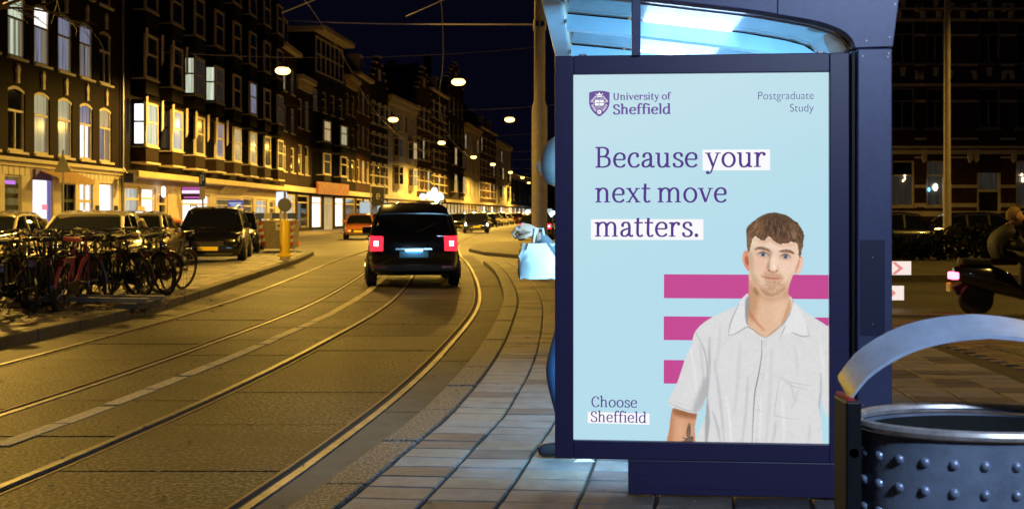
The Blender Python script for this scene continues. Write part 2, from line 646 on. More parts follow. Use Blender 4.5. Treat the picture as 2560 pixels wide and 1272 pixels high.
# cigarette ends, grit and leaf scraps
gr = MB()
for i in range(420):
    z = R.uniform(3.5, 16) ** 1.0
    x = R.uniform(-5.0, 1.2)
    if fK(z) - .02 < x < fK(z) + .25: continue
    t = (PZ + .004) if x > fK(z) else .0085
    s = R.uniform(.006, .022)
    a = R.uniform(0, 6.28)
    c, d = math.cos(a) * s, math.sin(a) * s
    gr.add([(x + c, z + d, t), (x - d * .45, z + c * .45, t + s * .4), (x - c, z - d, t), (x + d * .45, z - c * .45, t + s * .15)], [(0, 1, 2, 3)])
tag(gr.build('street_grit', mat('grit', (.22, .17, .11), .8, var=.5, scale=3)), 'scattered grit and leaf scraps on road and platform', kind='stuff')

# brick paving right of the platform
bp = MB()
b2 = MB()
x = 4.24
yy = 1.5
M_bp1 = mat('paver_brown', (0.16, 0.12, 0.085), 0.6, var=0.3, scale=8, bump=.4, bscale=60)
M_bp2 = mat('paver_dark', (0.11, 0.085, 0.065), 0.6, var=0.3, scale=8, bump=.4, bscale=60)
base = MB().slab([(4.21, 1.0), (13, 1.0), (13, 13.2), (4.21, 13.6)], -.05, PZ - .014).build('brick_pavement', M_joint)
tag(base, 'brown brick pavement beside the tram stop', kind='structure')
rows = int((13.2 - 1.6) / .105)
for i in range(rows):
    y0 = 1.6 + i * .105
    for j in range(41):
        x0 = 4.26 + j * .21 + (i % 2) * .105
        if x0 / y0 > 1.6 or x0 + .2 > 12.9:
            continue
        t = PZ + R.uniform(-.003, .003)
        (bp if R.random() < .6 else b2).slab([(x0, y0), (x0 + .2, y0), (x0 + .2, y0 + .096), (x0, y0 + .096)], 0, t)
for mb, m in ((bp, M_bp1), (b2, M_bp2)):
    o = mb.build('pavers', m, base)
    o['kind'] = 'stuff'
kb = MB()
for i in range(9):
    MB().box(4.2 + i * 1.0, 5.19 + i * 1.0, 13.62, 13.84, -.1, PZ + .004).build('kerb_stone', M_conc, base, bevel=.015)
mb = MB().slab([G(2462, 866, 1.3), G(2640, 912, 1.3), G(2640, 902, 1.3), G(2468, 861, 1.3)], .05, PZ + .012).build('drain_edge', M_kerb, base)
# far pavement across the side road
fp = MB().slab([(3.2, 22.2), (40, 22.2), (40, 57.9), (3.2, 57.9)], -.05, .12).build('far_pavement', M_conc)
tag(fp, 'pavement in front of the dark brick terrace across the side road', kind='structure')

# left bicycle island
zi = [4 + 1.0 * i for i in range(33)]
fLb = interp([(0, -11.5), (4, -9.6), (10, -8.2), (15.5, -7.75), (20, -8.0), (28, -8.3), (35, -7.8), (37, -7.2)])
poly = [(fLk(z) - .2, z) for z in zi] + [(fLb(z), z) for z in reversed(zi)]
island = MB().slab(poly[::-1], -.05, PZ - .012).build('bicycle_island', M_joint)
tag(island, 'long raised pavement island where bicycles are parked', kind='structure')
z = 4.0
while z < 35.5:
    L = .98
    zz = [z + .01, z + .5, z + L - .01]
    p = [(fLk(q) - .2, q) for q in zz] + [(fLk(q), q) for q in reversed(zz)]
    MB().slab(p, -.1, PZ + .02 + R.uniform(-.004, .004)).build('kerb_stone', M_conc, island, bevel=.015)
    z += L
it = [MB(), MB(), MB()]
z = 4.0
row = 0
while z < 36:
    x = fLk(z) - .215
    left = fLb(z)
    c = 0
    while x > left + .3:
        q = [(x - .3, z), (x, z), (x - .3 + (fLk(z + .3) - fLk(z)), z + .3), (x + (fLk(z + .3) - fLk(z)), z + .3)]
        slabgeo(it[R.choices([0, 1, 2], [4, 5, 2])[0]], q, PZ)
        x -= .302
    z += .302
for k in range(3):
    o = it[k].build('island_tiles', M_tiles[k], island)
    o['kind'] = 'stuff'

# ------------------------------------------------------------------ advertising display
AL = math.radians(4.5)
PX, PY = (1752 - 1280) / F * 4.86, 4.86
panel = empty('advertising_display', (PX, PY, PZ), -AL, 'tall navy framed backlit advertising display with pale blue poster', 'advertisement')
S = F / 4.86
def lx(px): return (px - 1752) / S
def lz(py): return EYE - (py - HZ) / S - PZ
x0, x1, z0, z1 = lx(1387.5), lx(2114), lz(1150), lz(137)
ox0, ox1, oz0, oz1 = lx(1434), lx(2066.5), lz(1104), lz(184)
fr = MB().box(x0, ox0, -.012, .10, z0, z1).box(ox1, x1, -.012, .10, z0, z1).box(ox0, ox1, -.012, .10, z0, oz0).box(ox0, ox1, -.012, .10, oz1, z1)
fr.build('frame', M_navy, panel, bevel=.004)
MB().box(ox0, ox1, .02, .10, oz0, oz1).build('back_panel', M_navy, panel)
foot = MB().box(lx(1572), lx(2101), -.006, .075, .012, z0 - .001)
foot.build('foot', M_navy, panel, bevel=.004)
MB().box(lx(1598), lx(2098), -.0095, -.0065, .045, .10).build('foot_cover', M_navy, panel)
for pxs in (1457, 2045):
    MB().box(lx(pxs) - .018, lx(pxs) + .018, -.008, .03, z1, z1 + .006).build('hinge', M_navy, panel)
    MB().box(lx(pxs) - .012, lx(pxs) + .01, -.014, -.009, z1 - .001, z1 + .007).build('latch', M_grey, panel)
def flat(name, m, pts, y, parent):
    """flat printed shape given in photo pixels"""
    return MB().add([(lx(p[0]), y, lz(p[1])) for p in pts], [tuple(range(len(pts)))]).build(name, m, parent)
def rect(a, b, c, d): return [(a, b), (c, b), (c, d), (a, d)]

# poster sheet, a soft print gradient
mp = bpy.data.materials.new('poster_print')
mp.use_nodes = True
nt = mp.node_tree
nt.nodes.clear()
e = nt.nodes.new('ShaderNodeEmission')
o_ = nt.nodes.new('ShaderNodeOutputMaterial')
at = nt.nodes.new('ShaderNodeVertexColor')
at.layer_name = 'ink'
nt.links.new(at.outputs['Color'], e.inputs['Color'])
e.inputs['Strength'].default_value = 1.0
nt.links.new(e.outputs[0], o_.inputs[0])
def ink_mesh(name, vs, fs, cols, parent):
    me = bpy.data.meshes.new(name)
    me.from_pydata(vs, [], fs)
    me.materials.append(mp)
    a = me.color_attributes.new('ink', 'FLOAT_COLOR', 'POINT')
    arr = np.ones((len(vs), 4), dtype=np.float32)
    arr[:, :3] = cols
    a.data.foreach_set('color', arr.ravel())
    o = bpy.data.objects.new(name, me)
    COL.objects.link(o)
    o.parent = parent
    return o
def lin(c):
    c = np.asarray(c, dtype=np.float64)
    return np.where(c <= 0.04045, c / 12.92, ((c + 0.055) / 1.055) ** 2.4)
def bgcol(px, py):
    """printed sheet colour in sRGB 0..1"""
    px = np.asarray(px, float); py = np.asarray(py, float)
    t = np.clip((py - 184) / 700, 0, 1)
    d = np.clip((px - 1434) / 632 * .6 + (py - 330) / 420, 0, 1)
    a = np.array([197, 229, 239.]); b = np.array([184, 224, 239.])
    c = a + (b - a) * d[..., None]
    return c / 255
nx, ny = 13, 19
vs, fs, cs = [], [], []
for j in range(ny):
    for i in range(nx):
        px = 1434 + 632.5 * i / (nx - 1)
        py = 184 + 920 * j / (ny - 1)
        vs.append((lx(px), .012, lz(py)))
        cs.append(lin(bgcol(px, py)))
        if i and j:
            k = j * nx + i
            fs.append((k - nx - 1, k - 1, k, k - nx))
poster = ink_mesh('poster', vs, fs, np.array(cs), panel)
INK = emis('ink_purple', srgb(88, 60, 140))
INK2 = emis('ink_logo_purple', srgb(112, 86, 158))
INK3 = emis('ink_thin_purple', srgb(92, 78, 140))
INKW = emis('ink_white', (.98, .98, 1.0))
INKP = emis('ink_magenta', srgb(200, 78, 150))
for (a, b) in ((686, 746), (791.5, 851), (901, 960)):
    flat('magenta_stripe', INKP, rect(1661 - (b > 800) * .5, a, 2066 if b < 900 else 1712, b), .0105, poster)
flat('white_block', INKW, rect(1757, 374, 1923.5, 426), .0105, poster)
flat('white_block', INKW, rect(1478, 548, 1759, 600), .0105, poster)
flat('white_block', INKW, [(1470, 1033.5), (1625, 1036), (1625, 1064), (1470, 1062)], .0105, poster)

# serif lettering, drawn stroke by stroke
def arc(cx, cz, rx, rz, n=28):
    return [(cx + rx * math.cos(2 * math.pi * i / n), cz + rz * math.sin(2 * math.pi * i / n)) for i in range(n)]
def serif(x, z, w=.21): return ('r', x - w, z, x + w, z + .07)
nleg = lambda x: ('c', [(x, .68), (x + .13, .87), (x + .33, .96), (x + .53, .87), (x + .60, .66), (x + .60, .35), (x + .60, 0)])
flag = lambda x, z: ('l', [(x - .22, z - .035), (x + .02, z)])
GL = {
 'n': (1.16, [('l', [(.25, 0), (.25, .97)]), flag(.25, .94), nleg(.25), serif(.25, 0), serif(.85, 0)]),
 'm': (1.76, [('l', [(.25, 0), (.25, .97)]), flag(.25, .94), nleg(.25), nleg(.85), serif(.25, 0), serif(.85, 0), serif(1.45, 0)]),
 'u': (1.16, [('c', [(.25, .97), (.25, .6), (.26, .26), (.36, .06), (.54, .02), (.70, .1), (.85, .3)]), ('l', [(.85, .97), (.85, 0)]), ('l', [(.03, .935), (.26, .935)]), ('l', [(.63, .935), (.86, .935)]), ('l', [(.85, .04), (1.06, .04)])]),
 'r': (.88, [('l', [(.25, 0), (.25, .97)]), flag(.25, .94), ('c', [(.25, .60), (.35, .82), (.50, .94), (.68, .95)]), ('d', .70, .86, .115), serif(.25, 0, .23)]),
 'h': (1.16, [('l', [(.25, 0), (.25, 1.5)]), flag(.25, 1.47), nleg(.25), serif(.25, 0), serif(.85, 0)]),
 'l': (.54, [('l', [(.27, 0), (.27, 1.5)]), flag(.27, 1.47), serif(.27, 0)]),
 'i': (.54, [('l', [(.27, 0), (.27, .97)]), flag(.27, .94), serif(.27, 0), ('d', .26, 1.34, .12)]),
 'd': (1.15, [('l', [(.87, 0), (.87, 1.5)]), flag(.87, 1.47), ('c', [(.87, .84), (.68, .95), (.44, .94), (.22, .76), (.15, .47), (.21, .18), (.41, .03), (.63, .07), (.87, .3)]), ('l', [(.87, .04), (1.08, .04)])]),
 'e': (1.0, [('l', [(.17, .53), (.84, .53)]), ('c', [(.83, .53), (.81, .80), (.66, .93), (.50, .96), (.28, .86), (.15, .60), (.16, .34), (.29, .11), (.52, .03), (.70, .06), (.88, .2)])]),
 'c': (.95, [('c', [(.79, .80), (.66, .94), (.49, .955), (.27, .84), (.15, .54), (.18, .27), (.35, .06), (.56, .03), (.72, .08), (.86, .22)]), ('d', .74, .76, .105)]),
 'o': (1.08, [('o', arc(.54, .49, .395, .465))]),
 'a': (.99, [('c', [(.19, .74), (.28, .90), (.45, .96), (.62, .91), (.70, .72), (.70, .42), (.70, .2), (.75, .07), (.85, .035), (.96, .09)]), ('c', [(.70, .56), (.45, .50), (.22, .39), (.15, .23), (.22, .07), (.38, .035), (.56, .1), (.70, .28)]), ('d', .225, .745, .105)]),
 's': (.84, [('c', [(.68, .70), (.64, .89), (.45, .965), (.24, .89), (.18, .73), (.27, .59), (.48, .49), (.67, .37), (.72, .21), (.61, .06), (.40, .02), (.20, .08), (.14, .29)])]),
 't': (.73, [('c', [(.32, 1.26), (.30, .9), (.29, .5), (.29, .24), (.35, .07), (.48, .03), (.66, .11)]), ('l', [(.05, .935), (.66, .935)])]),
 'v': (1.04, [('l', [(.18, .95), (.52, .03)]), ('t', [(.86, .95), (.52, .03)]), serif(.18, .9, .2), serif(.86, .9, .18)]),
 'y': (1.04, [('l', [(.18, .95), (.53, .05)]), ('t', [(.86, .95), (.53, .06), (.42, -.24), (.32, -.38), (.16, -.42)]), ('d', .15, -.36, .115), serif(.18, .9, .2), serif(.86, .9, .18)]),
 'x': (1.04, [('l', [(.2, .95), (.84, .03)]), ('t', [(.82, .95), (.2, .03)]), serif(.2, .9, .19), serif(.82, .9, .17), serif(.19, 0, .17), serif(.84, 0, .19)]),
 'f': (.70, [('c', [(.29, 0), (.29, .6), (.29, 1.1), (.36, 1.36), (.52, 1.49), (.70, 1.46)]), ('l', [(.05, .935), (.64, .935)]), serif(.29, 0, .23), ('d', .71, 1.40, .1)]),
 'B': (1.22, [('l', [(.28, 0), (.28, 1.38)]), ('c', [(.28, 1.34), (.60, 1.34), (.84, 1.24), (.90, 1.05), (.82, .84), (.60, .73), (.28, .73)]), ('c', [(.28, .73), (.66, .73), (.94, .62), (1.02, .38), (.93, .15), (.64, .04), (.28, .04)]), ('l', [(.05, 1.34), (.3, 1.34)]), ('l', [(.05, .035), (.3, .035)])]),
 'U': (1.42, [('c', [(.30, 1.34), (.30, .8), (.31, .4), (.42, .12), (.68, .02), (.94, .1), (1.06, .38), (1.08, .8), (1.08, 1.34)]), serif(.30, 1.31, .23), serif(1.08, 1.31, .2)]),
 'S': (1.06, [('c', [(.86, 1.02), (.80, 1.24), (.58, 1.36), (.32, 1.29), (.20, 1.07), (.29, .85), (.54, .71), (.82, .56), (.92, .33), (.83, .11), (.56, .01), (.29, .07), (.16, .34)])]),
 'C': (1.22, [('c', [(1.04, 1.0), (.98, 1.22), (.78, 1.35), (.53, 1.32), (.28, 1.1), (.17, .70), (.26, .28), (.52, .04), (.80, .03), (.98, .12), (1.09, .33)])]),
 '.': (.46, [('d', .22, .1, .13)]), ' ': (.40, []),
}
def lettering(text, px0, px1, base, xh, ink, bold=1.0, y=.0095, name='lettering', skew=0.0):
    mb = MB()
    adv = sum(GL[c][0] for c in text)
    sx = (px1 - px0) / (adv - .12)
    cx = -.06
    lay = [0]
    def put(pts, face):
        lay[0] += 1
        yy = y - .000012 * lay[0]
        q = []
        for (a, b) in pts:
            px = px0 + (cx + a) * sx
            q.append((lx(px), yy, lz(base - b * xh + skew * (px - px0))))
        mb.add(q, face)
    def ribbon(pts, thin, thick, closed=False):
        n = len(pts)
        L, Rr = [], []
        for i in range(n):
            a = pts[i - 1] if (closed or i) else pts[i]
            b = pts[(i + 1) % n] if (closed or i < n - 1) else pts[i]
            dx, dz = b[0] - a[0], b[1] - a[1]
            d = math.hypot(dx, dz) or 1
            w = (thin + (thick - thin) * (abs(dz) / d) ** 1.3) / 2
            L.append((pts[i][0] - dz / d * w, pts[i][1] + dx / d * w))
            Rr.append((pts[i][0] + dz / d * w, pts[i][1] - dx / d * w))
        fs = []
        for i in range(n if closed else n - 1):
            j = (i + 1) % n
            fs.append((i, j, n + j, n + i))
        put(L + Rr, fs)
    TH, TK = .098 * bold, .188 * bold
    for c in text:
        a, st = GL[c]
        for s in st:
            if s[0] == 'l': ribbon(s[1], TH, TK)
            elif s[0] == 't': ribbon(smooth_pts(s[1], k=5) if len(s[1]) > 2 else s[1], TH * .95, TH * 1.15)
            elif s[0] == 'c': ribbon(smooth_pts(s[1], k=5), TH, TK)
            elif s[0] == 'o': ribbon(s[1], TH, TK, True)
            elif s[0] == 'd':
                r = s[3] * (bold ** .5)
                put(arc(s[1], s[2], r, r, 14), [tuple(range(14))])
            elif s[0] == 'r': put([(s[1], s[2]), (s[3], s[2]), (s[3], s[4]), (s[1], s[4])], [(0, 1, 2, 3)])
        cx += a
    return mb.build(name, ink, poster)
lettering('Because', 1490, 1745, 418, 37.5, INK)
lettering('your', 1766, 1913, 418, 37.5, INK)
lettering('next move', 1490, 1817, 506, 37.5, INK)
lettering('matters.', 1489, 1748, 592, 37.5, INK)
lettering('Choose', 1479, 1594, 1021, 19, INK, skew=.004)
lettering('Sheffield', 1477, 1617, 1058.5, 19, INK, skew=.006)
lettering('University of', 1533.5, 1677, 248, 12.3, INK2, 1.35)
lettering('Sheffield', 1533.5, 1677.5, 284, 17.6, INK2, 1.45)

def sans(text, px0, px1, base, ink):
    c = bpy.data.curves.new('tmp', 'FONT')
    c.body = text
    c.offset = -.011
    c.fill_mode = 'FRONT'
    o = bpy.data.objects.new('tmp', c)
    COL.objects.link(o)
    bpy.context.view_layer.update()
    me = bpy.data.meshes.new_from_object(o.evaluated_get(bpy.context.evaluated_depsgraph_get()))
    bpy.data.objects.remove(o)
    xs = [v.co.x for v in me.vertices]
    sc = (px1 - px0) / (max(xs) - min(xs))
    mn = min(xs)
    for v in me.vertices:
        v.co = (lx(px0 + (v.co.x - mn) * sc), .0095, lz(base - v.co.y * sc * 1.08))
    me.name = 'lettering'
    me.materials.clear()
    me.materials.append(ink)
    o = bpy.data.objects.new('lettering', me)
    COL.objects.link(o)
    o.parent = poster
sans('Postgraduate', 1894, 2030, 250, INK3)
sans('Study', 1972, 2030, 281, INK3)

# crest: shield, crown, book, arrows, rose
def Q(x, y): return (1440 + x / 9.143, 190 + y / 9.143)
sh = smooth_pts([(305, 355), (420, 325), (540, 316), (660, 325), (777, 355)], k=4) + smooth_pts([(777, 600), (755, 690), (700, 780), (620, 860), (540, 905), (460, 860), (380, 780), (330, 690), (305, 600)], k=4)
flat('crest_shield', INK2, [Q(*p) for p in sh], .0102, poster)
cm = MB()
nlay = [0]
def cput(pts):
    nlay[0] += 1
    cm.add([(lx(Q(*p)[0]), .0098 - .00001 * nlay[0], lz(Q(*p)[1])) for p in pts], [tuple(range(len(pts)))])
for p in ([(490, 465), (592, 465), (605, 415), (630, 378), (612, 375), (585, 405), (562, 385), (548, 350), (536, 350), (520, 385), (498, 405), (470, 375), (455, 378), (480, 415)],
          [(440, 530), (536, 530), (536, 655), (440, 655)], [(546, 530), (640, 530), (640, 655), (546, 655)],
          [(452, 662), (536, 662), (542, 678), (548, 662), (630, 662), (630, 668), (552, 670), (542, 688), (532, 670), (452, 668)]):
    cput(p)
def cline(a, b, w):
    d = Vector((b[0] - a[0], b[1] - a[1])); d.normalize()
    n = Vector((-d.y, d.x)) * w / 2
    cput([(a[0] + n.x, a[1] + n.y), (b[0] + n.x, b[1] + n.y), (b[0] - n.x, b[1] - n.y), (a[0] - n.x, a[1] - n.y)])
for sx in (-1, 1):
    mx = lambda x: 542 + sx * (x - 542)
    for (a, b, c, d) in ((640, 450, 548, 525), (672, 490, 600, 530), (705, 525, 645, 570), (725, 560, 650, 605), (710, 655, 655, 620), (690, 695, 640, 665), (665, 735, 600, 680), (640, 770, 545, 690)):
        cline((mx(a), b), (mx(c), d), 9)
        dv = Vector((mx(a) - mx(c), b - d)).normalized()
        cline((mx(a) - dv.x * 22, b - dv.y * 22), (mx(a) + dv.x * 14, b + dv.y * 14), 24)
for k in range(5):
    t = math.pi / 2 + 2 * math.pi * k / 5
    cput([(540 + 30 * math.cos(t) + 25 * math.cos(u), 802 - 30 * math.sin(t) + 25 * math.sin(u)) for u in [2 * math.pi * i / 10 for i in range(10)]])
cm.build('crest_emblem', INKW, poster)
cm = MB()
for p in ([(522, 802 - 18), (558, 802 - 18), (558, 802 + 18), (522, 802 + 18)], [(462, 586), (532, 586), (532, 600), (462, 600)], [(552, 586), (622, 586), (622, 600), (552, 600)], [(500, 425), (582, 425), (582, 436), (500, 436)]):
    nlay[0] += 1
    cm.add([(lx(Q(*q)[0]), .0094, lz(Q(*q)[1])) for q in p], [(0, 1, 2, 3)])
cm.build('crest_detail', INK2, poster)

# ------------------------------------------------------------------ printed portrait on the poster
STEP = 1.25
GX0, GX1, GY0, GY1 = 1666, 2066.4, 526, 1104
nx = int((GX1 - GX0) / STEP) + 1
ny = int((GY1 - GY0) / STEP) + 1
gx = np.linspace(GX0, GX1, nx)
gy = np.linspace(GY0, GY1, ny)
PXX, PYY = np.meshgrid(gx, gy)
def FC(pts): return [(1820 + x / 4.892, 520 + y / 4.892) for x, y in pts]
def BC(pts): return [(1640 + x / 2.0521, 500 + y / 2.0521) for x, y in pts]
def blur(m, sig):
    s = sig / STEP
    if s < .2: return m
    r = max(1, int(3 * s))
    k = np.exp(-.5 * (np.arange(-r, r + 1) / s) ** 2)
    k /= k.sum()
    p = np.pad(m, ((r, r), (0, 0)), mode='edge')
    m = sum(k[i] * p[i:i + m.shape[0]] for i in range(2 * r + 1))
    p = np.pad(m, ((0, 0), (r, r)), mode='edge')
    return sum(k[i] * p[:, i:i + m.shape[1]] for i in range(2 * r + 1))
def mask(pts, sig=.45, sm=True):
    if sm: pts = smooth_pts(pts, True, 5)
    p = np.array(pts)
    M = np.zeros_like(PXX)
    for (ax, ay) in ((-.25, -.25), (.25, -.25), (-.25, .25), (.25, .25)):
        X = PXX + ax * STEP
        Y = PYY + ay * STEP
        ins = np.zeros(PXX.shape, bool)
        for i in range(len(p)):
            x1, y1 = p[i - 1]
            x2, y2 = p[i]
            if y1 == y2: continue
            r0 = np.searchsorted(gy, min(y1, y2) - 1)
            r1 = np.searchsorted(gy, max(y1, y2) + 1)
            Xs, Ys = X[r0:r1], Y[r0:r1]
            c = ((y1 > Ys) != (y2 > Ys)) & (Xs < (x2 - x1) * (Ys - y1) / (y2 - y1) + x1)
            ins[r0:r1] ^= c
        M += ins * .25
    return blur(M, sig)
def sweep(pts, w, sig=.5):
    """soft brush line"""
    pts = smooth_pts(pts, False, 6)
    L, Rr = [], []
    n = len(pts)
    for i in range(n):
        a = pts[max(i - 1, 0)]; b = pts[min(i + 1, n - 1)]
        dx, dy = b[0] - a[0], b[1] - a[1]
        d = math.hypot(dx, dy) or 1
        ww = w / 2 * (.35 + .65 * math.sin(math.pi * min(max(i / (n - 1), .08), .92)))
        L.append((pts[i][0] - dy / d * ww, pts[i][1] + dx / d * ww))
        Rr.append((pts[i][0] + dy / d * ww, pts[i][1] - dx / d * ww))
    return mask(L + Rr[::-1], sig, False)
CV = bgcol(PXX, PYY)
for (a, b) in ((686, 746), (791.5, 851), (901, 960)):
    inb = (PYY > a) & (PYY < b) & (PXX > 1661) & ((PXX < 1712) | (b < 900))
    CV[inb] = np.array([200, 78, 150]) / 255
COV = np.zeros_like(PXX)
def paint(m, col, a=1.0, cover=False):
    global CV, COV
    mm = (m * a)[..., None]
    CV = CV * (1 - mm) + (np.array(col) / 255.) * mm
    if cover: COV = np.maximum(COV, m)
rs = np.random.RandomState(3)
def noise(sig, sx=1, sy=1):
    n = blur(rs.randn(*PXX.shape), sig)
    return n / (n.std() + 1e-9)
# neck
neck = mask(FC([(262, 780), (250, 900), (245, 1080), (190, 1150), (190, 1300), (300, 1500), (520, 1660), (700, 1500), (800, 1250), (770, 1130), (722, 1030), (740, 900), (700, 760), (400, 700)]))
paint(neck, (228, 188, 156), 1, True)
paint(mask(FC([(262, 880), (300, 930), (400, 1050), (520, 1090), (650, 1040), (735, 930), (730, 1090), (600, 1130), (450, 1130), (340, 1060), (300, 1010)]), 5) * neck, (190, 142, 110), .6)
paint(mask(FC([(250, 900), (300, 950), (370, 1090), (330, 1300), (280, 1400), (200, 1200)]), 5) * neck, (188, 136, 98), .65)
paint(mask(FC([(320, 960), (370, 1040), (360, 1070), (315, 1020)]), 2.5) * neck, (130, 98, 72), .6)
paint(mask(FC([(560, 1150), (660, 1080), (700, 1150), (640, 1400), (560, 1450)]), 8) * neck, (240, 205, 176), .5)
paint(sweep(FC([(735, 1130), (730, 1200), (690, 1310), (640, 1420)]), 6, 2) * neck, (198, 128, 84), .7)
paint(sweep(FC([(225, 1160), (270, 1290), (350, 1400), (440, 1500)]), 6, 2) * neck, (188, 118, 78), .7)
# ears
for pts, col in ((FC([(240, 540), (205, 522), (180, 560), (172, 620), (190, 690), (220, 745), (255, 770), (268, 680)]), (224, 150, 122)),
                 (FC([(835, 640), (870, 585), (897, 600), (900, 660), (885, 740), (850, 795), (805, 805), (815, 720)]), (238, 190, 164))):
    paint(mask(pts), col, 1, True)
paint(mask(FC([(215, 590), (245, 600), (255, 680), (230, 700), (200, 650)]), 1.5), (176, 92, 72), .8)
paint(sweep(FC([(195, 560), (182, 620), (205, 700)]), 3, 1), (244, 176, 150), .7)
paint(sweep(FC([(860, 610), (835, 700), (800, 790)]), 4, 1.4), (190, 124, 98), .7)
paint(sweep(FC([(888, 625), (880, 700), (850, 775)]), 4, 1.4), (250, 214, 194), .7)
# face
facep = FC([(232, 330), (232, 460), (242, 560), (256, 680), (266, 780), (282, 870), (320, 940), (385, 1010), (440, 1060), (505, 1078), (575, 1066), (650, 1022), (715, 960), (752, 890), (785, 800), (820, 710), (850, 610), (862, 540), (865, 420), (840, 300), (600, 220), (330, 230)])
face = mask(facep)
paint(face, (240, 206, 180), 1, True)
def fp(pts, col, a, sig): paint(mask(FC(pts), sig) * face, col, a)
fp([(235, 380), (300, 380), (330, 520), (300, 700), (320, 860), (300, 920), (250, 760)], (214, 190, 160), .55, 5)
fp([(270, 380), (340, 370), (330, 450), (280, 470)], (236, 226, 200), .7, 4)
fp([(440, 430), (620, 430), (700, 450), (640, 500), (500, 490)], (250, 222, 204), .7, 6)
fp([(560, 560), (640, 620), (800, 660), (760, 800), (680, 830), (620, 760), (570, 680)], (246, 214, 190), .7, 7)
fp([(300, 620), (440, 620), (470, 740), (400, 790), (320, 770)], (232, 184, 158), .6, 6)
fp([(650, 640), (790, 680), (760, 780), (680, 760)], (245, 200, 180), .5, 6)
# side of nose, brow shadow
fp([(500, 520), (520, 540), (500, 600), (478, 680), (462, 730), (485, 755), (505, 700), (515, 620), (540, 560)], (150, 112, 84), .75, 2.5)
fp([(470, 500), (520, 520), (530, 580), (500, 610), (480, 570)], (156, 118, 92), .6, 3)
fp([(520, 560), (560, 560), (580, 680), (560, 745), (520, 745), (505, 690)], (250, 222, 200), .75, 2.5)
fp([(548, 700), (575, 715), (572, 745), (545, 742)], (255, 238, 222), .8, 1.6)
fp([(478, 745), (510, 762), (560, 775), (600, 760), (598, 772), (550, 792), (490, 775)], (170, 116, 92), .75, 1.5)
fp([(484, 750), (505, 756), (503, 768), (488, 765)], (110, 66, 54), .8, .8)
fp([(574, 758), (594, 756), (594, 768), (578, 770)], (130, 84, 68), .7, .8)
fp([(596, 690), (612, 730), (604, 765), (590, 745)], (214, 160, 132), .6, 1.5)
# stubble
st = mask(FC([(300, 880), (400, 960), (450, 900), (420, 820), (480, 790), (600, 800), (660, 860), (640, 920), (720, 930), (700, 985), (640, 1035), (570, 1070), (500, 1080), (430, 1060), (370, 1005), (310, 940)]), 5) * face
st = np.clip(st * (.75 + .28 * noise(.8)), 0, 1)
paint(st, (170, 124, 90), .62)
fp([(236, 520), (300, 600), (300, 780), (340, 900), (300, 900), (262, 760)], (176, 140, 108), .5, 4)
fp([(300, 800), (370, 870), (400, 960), (330, 930)], (190, 148, 112), .5, 5)
fp([(760, 800), (790, 760), (740, 900), (690, 970), (660, 960), (720, 880)], (196, 148, 112), .5, 4)
fp([(340, 440), (420, 420), (480, 470), (400, 470)], (232, 204, 180), .5, 4)
fp([(430, 790), (470, 750), (480, 770), (440, 830)], (206, 156, 128), .5, 2.5)
fp([(400, 990), (500, 1040), (600, 1030), (700, 960), (640, 1040), (520, 1085), (430, 1062)], (160, 110, 78), .55, 3)
fp([(460, 780), (540, 800), (620, 800), (650, 850), (520, 838), (430, 818)], (196, 148, 116), .45, 2.5)
fp([(500, 925), (570, 935), (560, 965), (510, 960)], (196, 150, 120), .5, 3)
# mouth
fp([(410, 828), (470, 838), (520, 842), (580, 845), (648, 856), (600, 872), (560, 885), (510, 880), (450, 858)], (222, 150, 136), .85, 1.2)
fp([(470, 865), (540, 872), (600, 872), (550, 892), (500, 888)], (232, 168, 152), .7, 1.5)
paint(sweep(FC([(404, 826), (440, 842), (500, 855), (560, 858), (610, 856), (652, 858)]), 1.8, .5), (134, 74, 62), .9)
paint(sweep(FC([(395, 808), (404, 830), (400, 850)]), 2, 1), (180, 124, 96), .6)
paint(sweep(FC([(660, 840), (656, 862), (648, 876)]), 2, 1), (180, 124, 96), .6)
paint(sweep(FC([(470, 898), (530, 905), (590, 898)]), 3, 1.4), (190, 138, 110), .6)
# eyes
for (cx, cy, w, t) in ((420, 567, 68, 0.03), (690, 592, 62, 0.06)):
    eye = mask(FC([(cx - w, cy + 4 - 6), (cx - w * .5, cy - 18), (cx, cy - 25), (cx + w * .5, cy - 16), (cx + w, cy + 12), (cx + w * .4, cy + 22), (cx - w * .3, cy + 22)]), .45)
    paint(mask(FC([(cx - w * 1.2, cy - 25), (cx, cy - 52), (cx + w * 1.2, cy - 15), (cx + w, cy + 40), (cx, cy + 48), (cx - w, cy + 30)]), 3.5) * face, (206, 152, 130), .5)
    paint(eye, (206, 196, 192), 1)
    paint(mask(FC([(cx + 27 * math.cos(u), cy + 27 * math.sin(u)) for u in np.linspace(0, 6.28, 12)[:-1]]), .5) * eye, (98, 118, 132), 1)
    paint(mask(FC([(cx + 12 * math.cos(u), cy + 12 * math.sin(u)) for u in np.linspace(0, 6.28, 12)[:-1]]), .5) * eye, (28, 30, 40), 1)
    paint(mask(FC([(cx - 12, cy - 12), (cx - 3, cy - 12), (cx - 3, cy - 4), (cx - 12, cy - 4)]), .4, False) * eye, (235, 240, 245), .9)
    paint(sweep(FC([(cx - w - 4, cy + 2), (cx - w * .5, cy - 20), (cx, cy - 28), (cx + w * .5, cy - 19), (cx + w + 6, cy + 14)]), 2.2, .5), (70, 44, 38), .95)
    paint(sweep(FC([(cx - w * .9, cy - 18), (cx, cy - 42), (cx + w * .9, cy - 10)]), 1.4, .7), (150, 96, 80), .6)
    paint(sweep(FC([(cx - w * .8, cy + 16), (cx, cy + 27), (cx + w * .9, cy + 18)]), 1.3, .6), (190, 130, 116), .7)
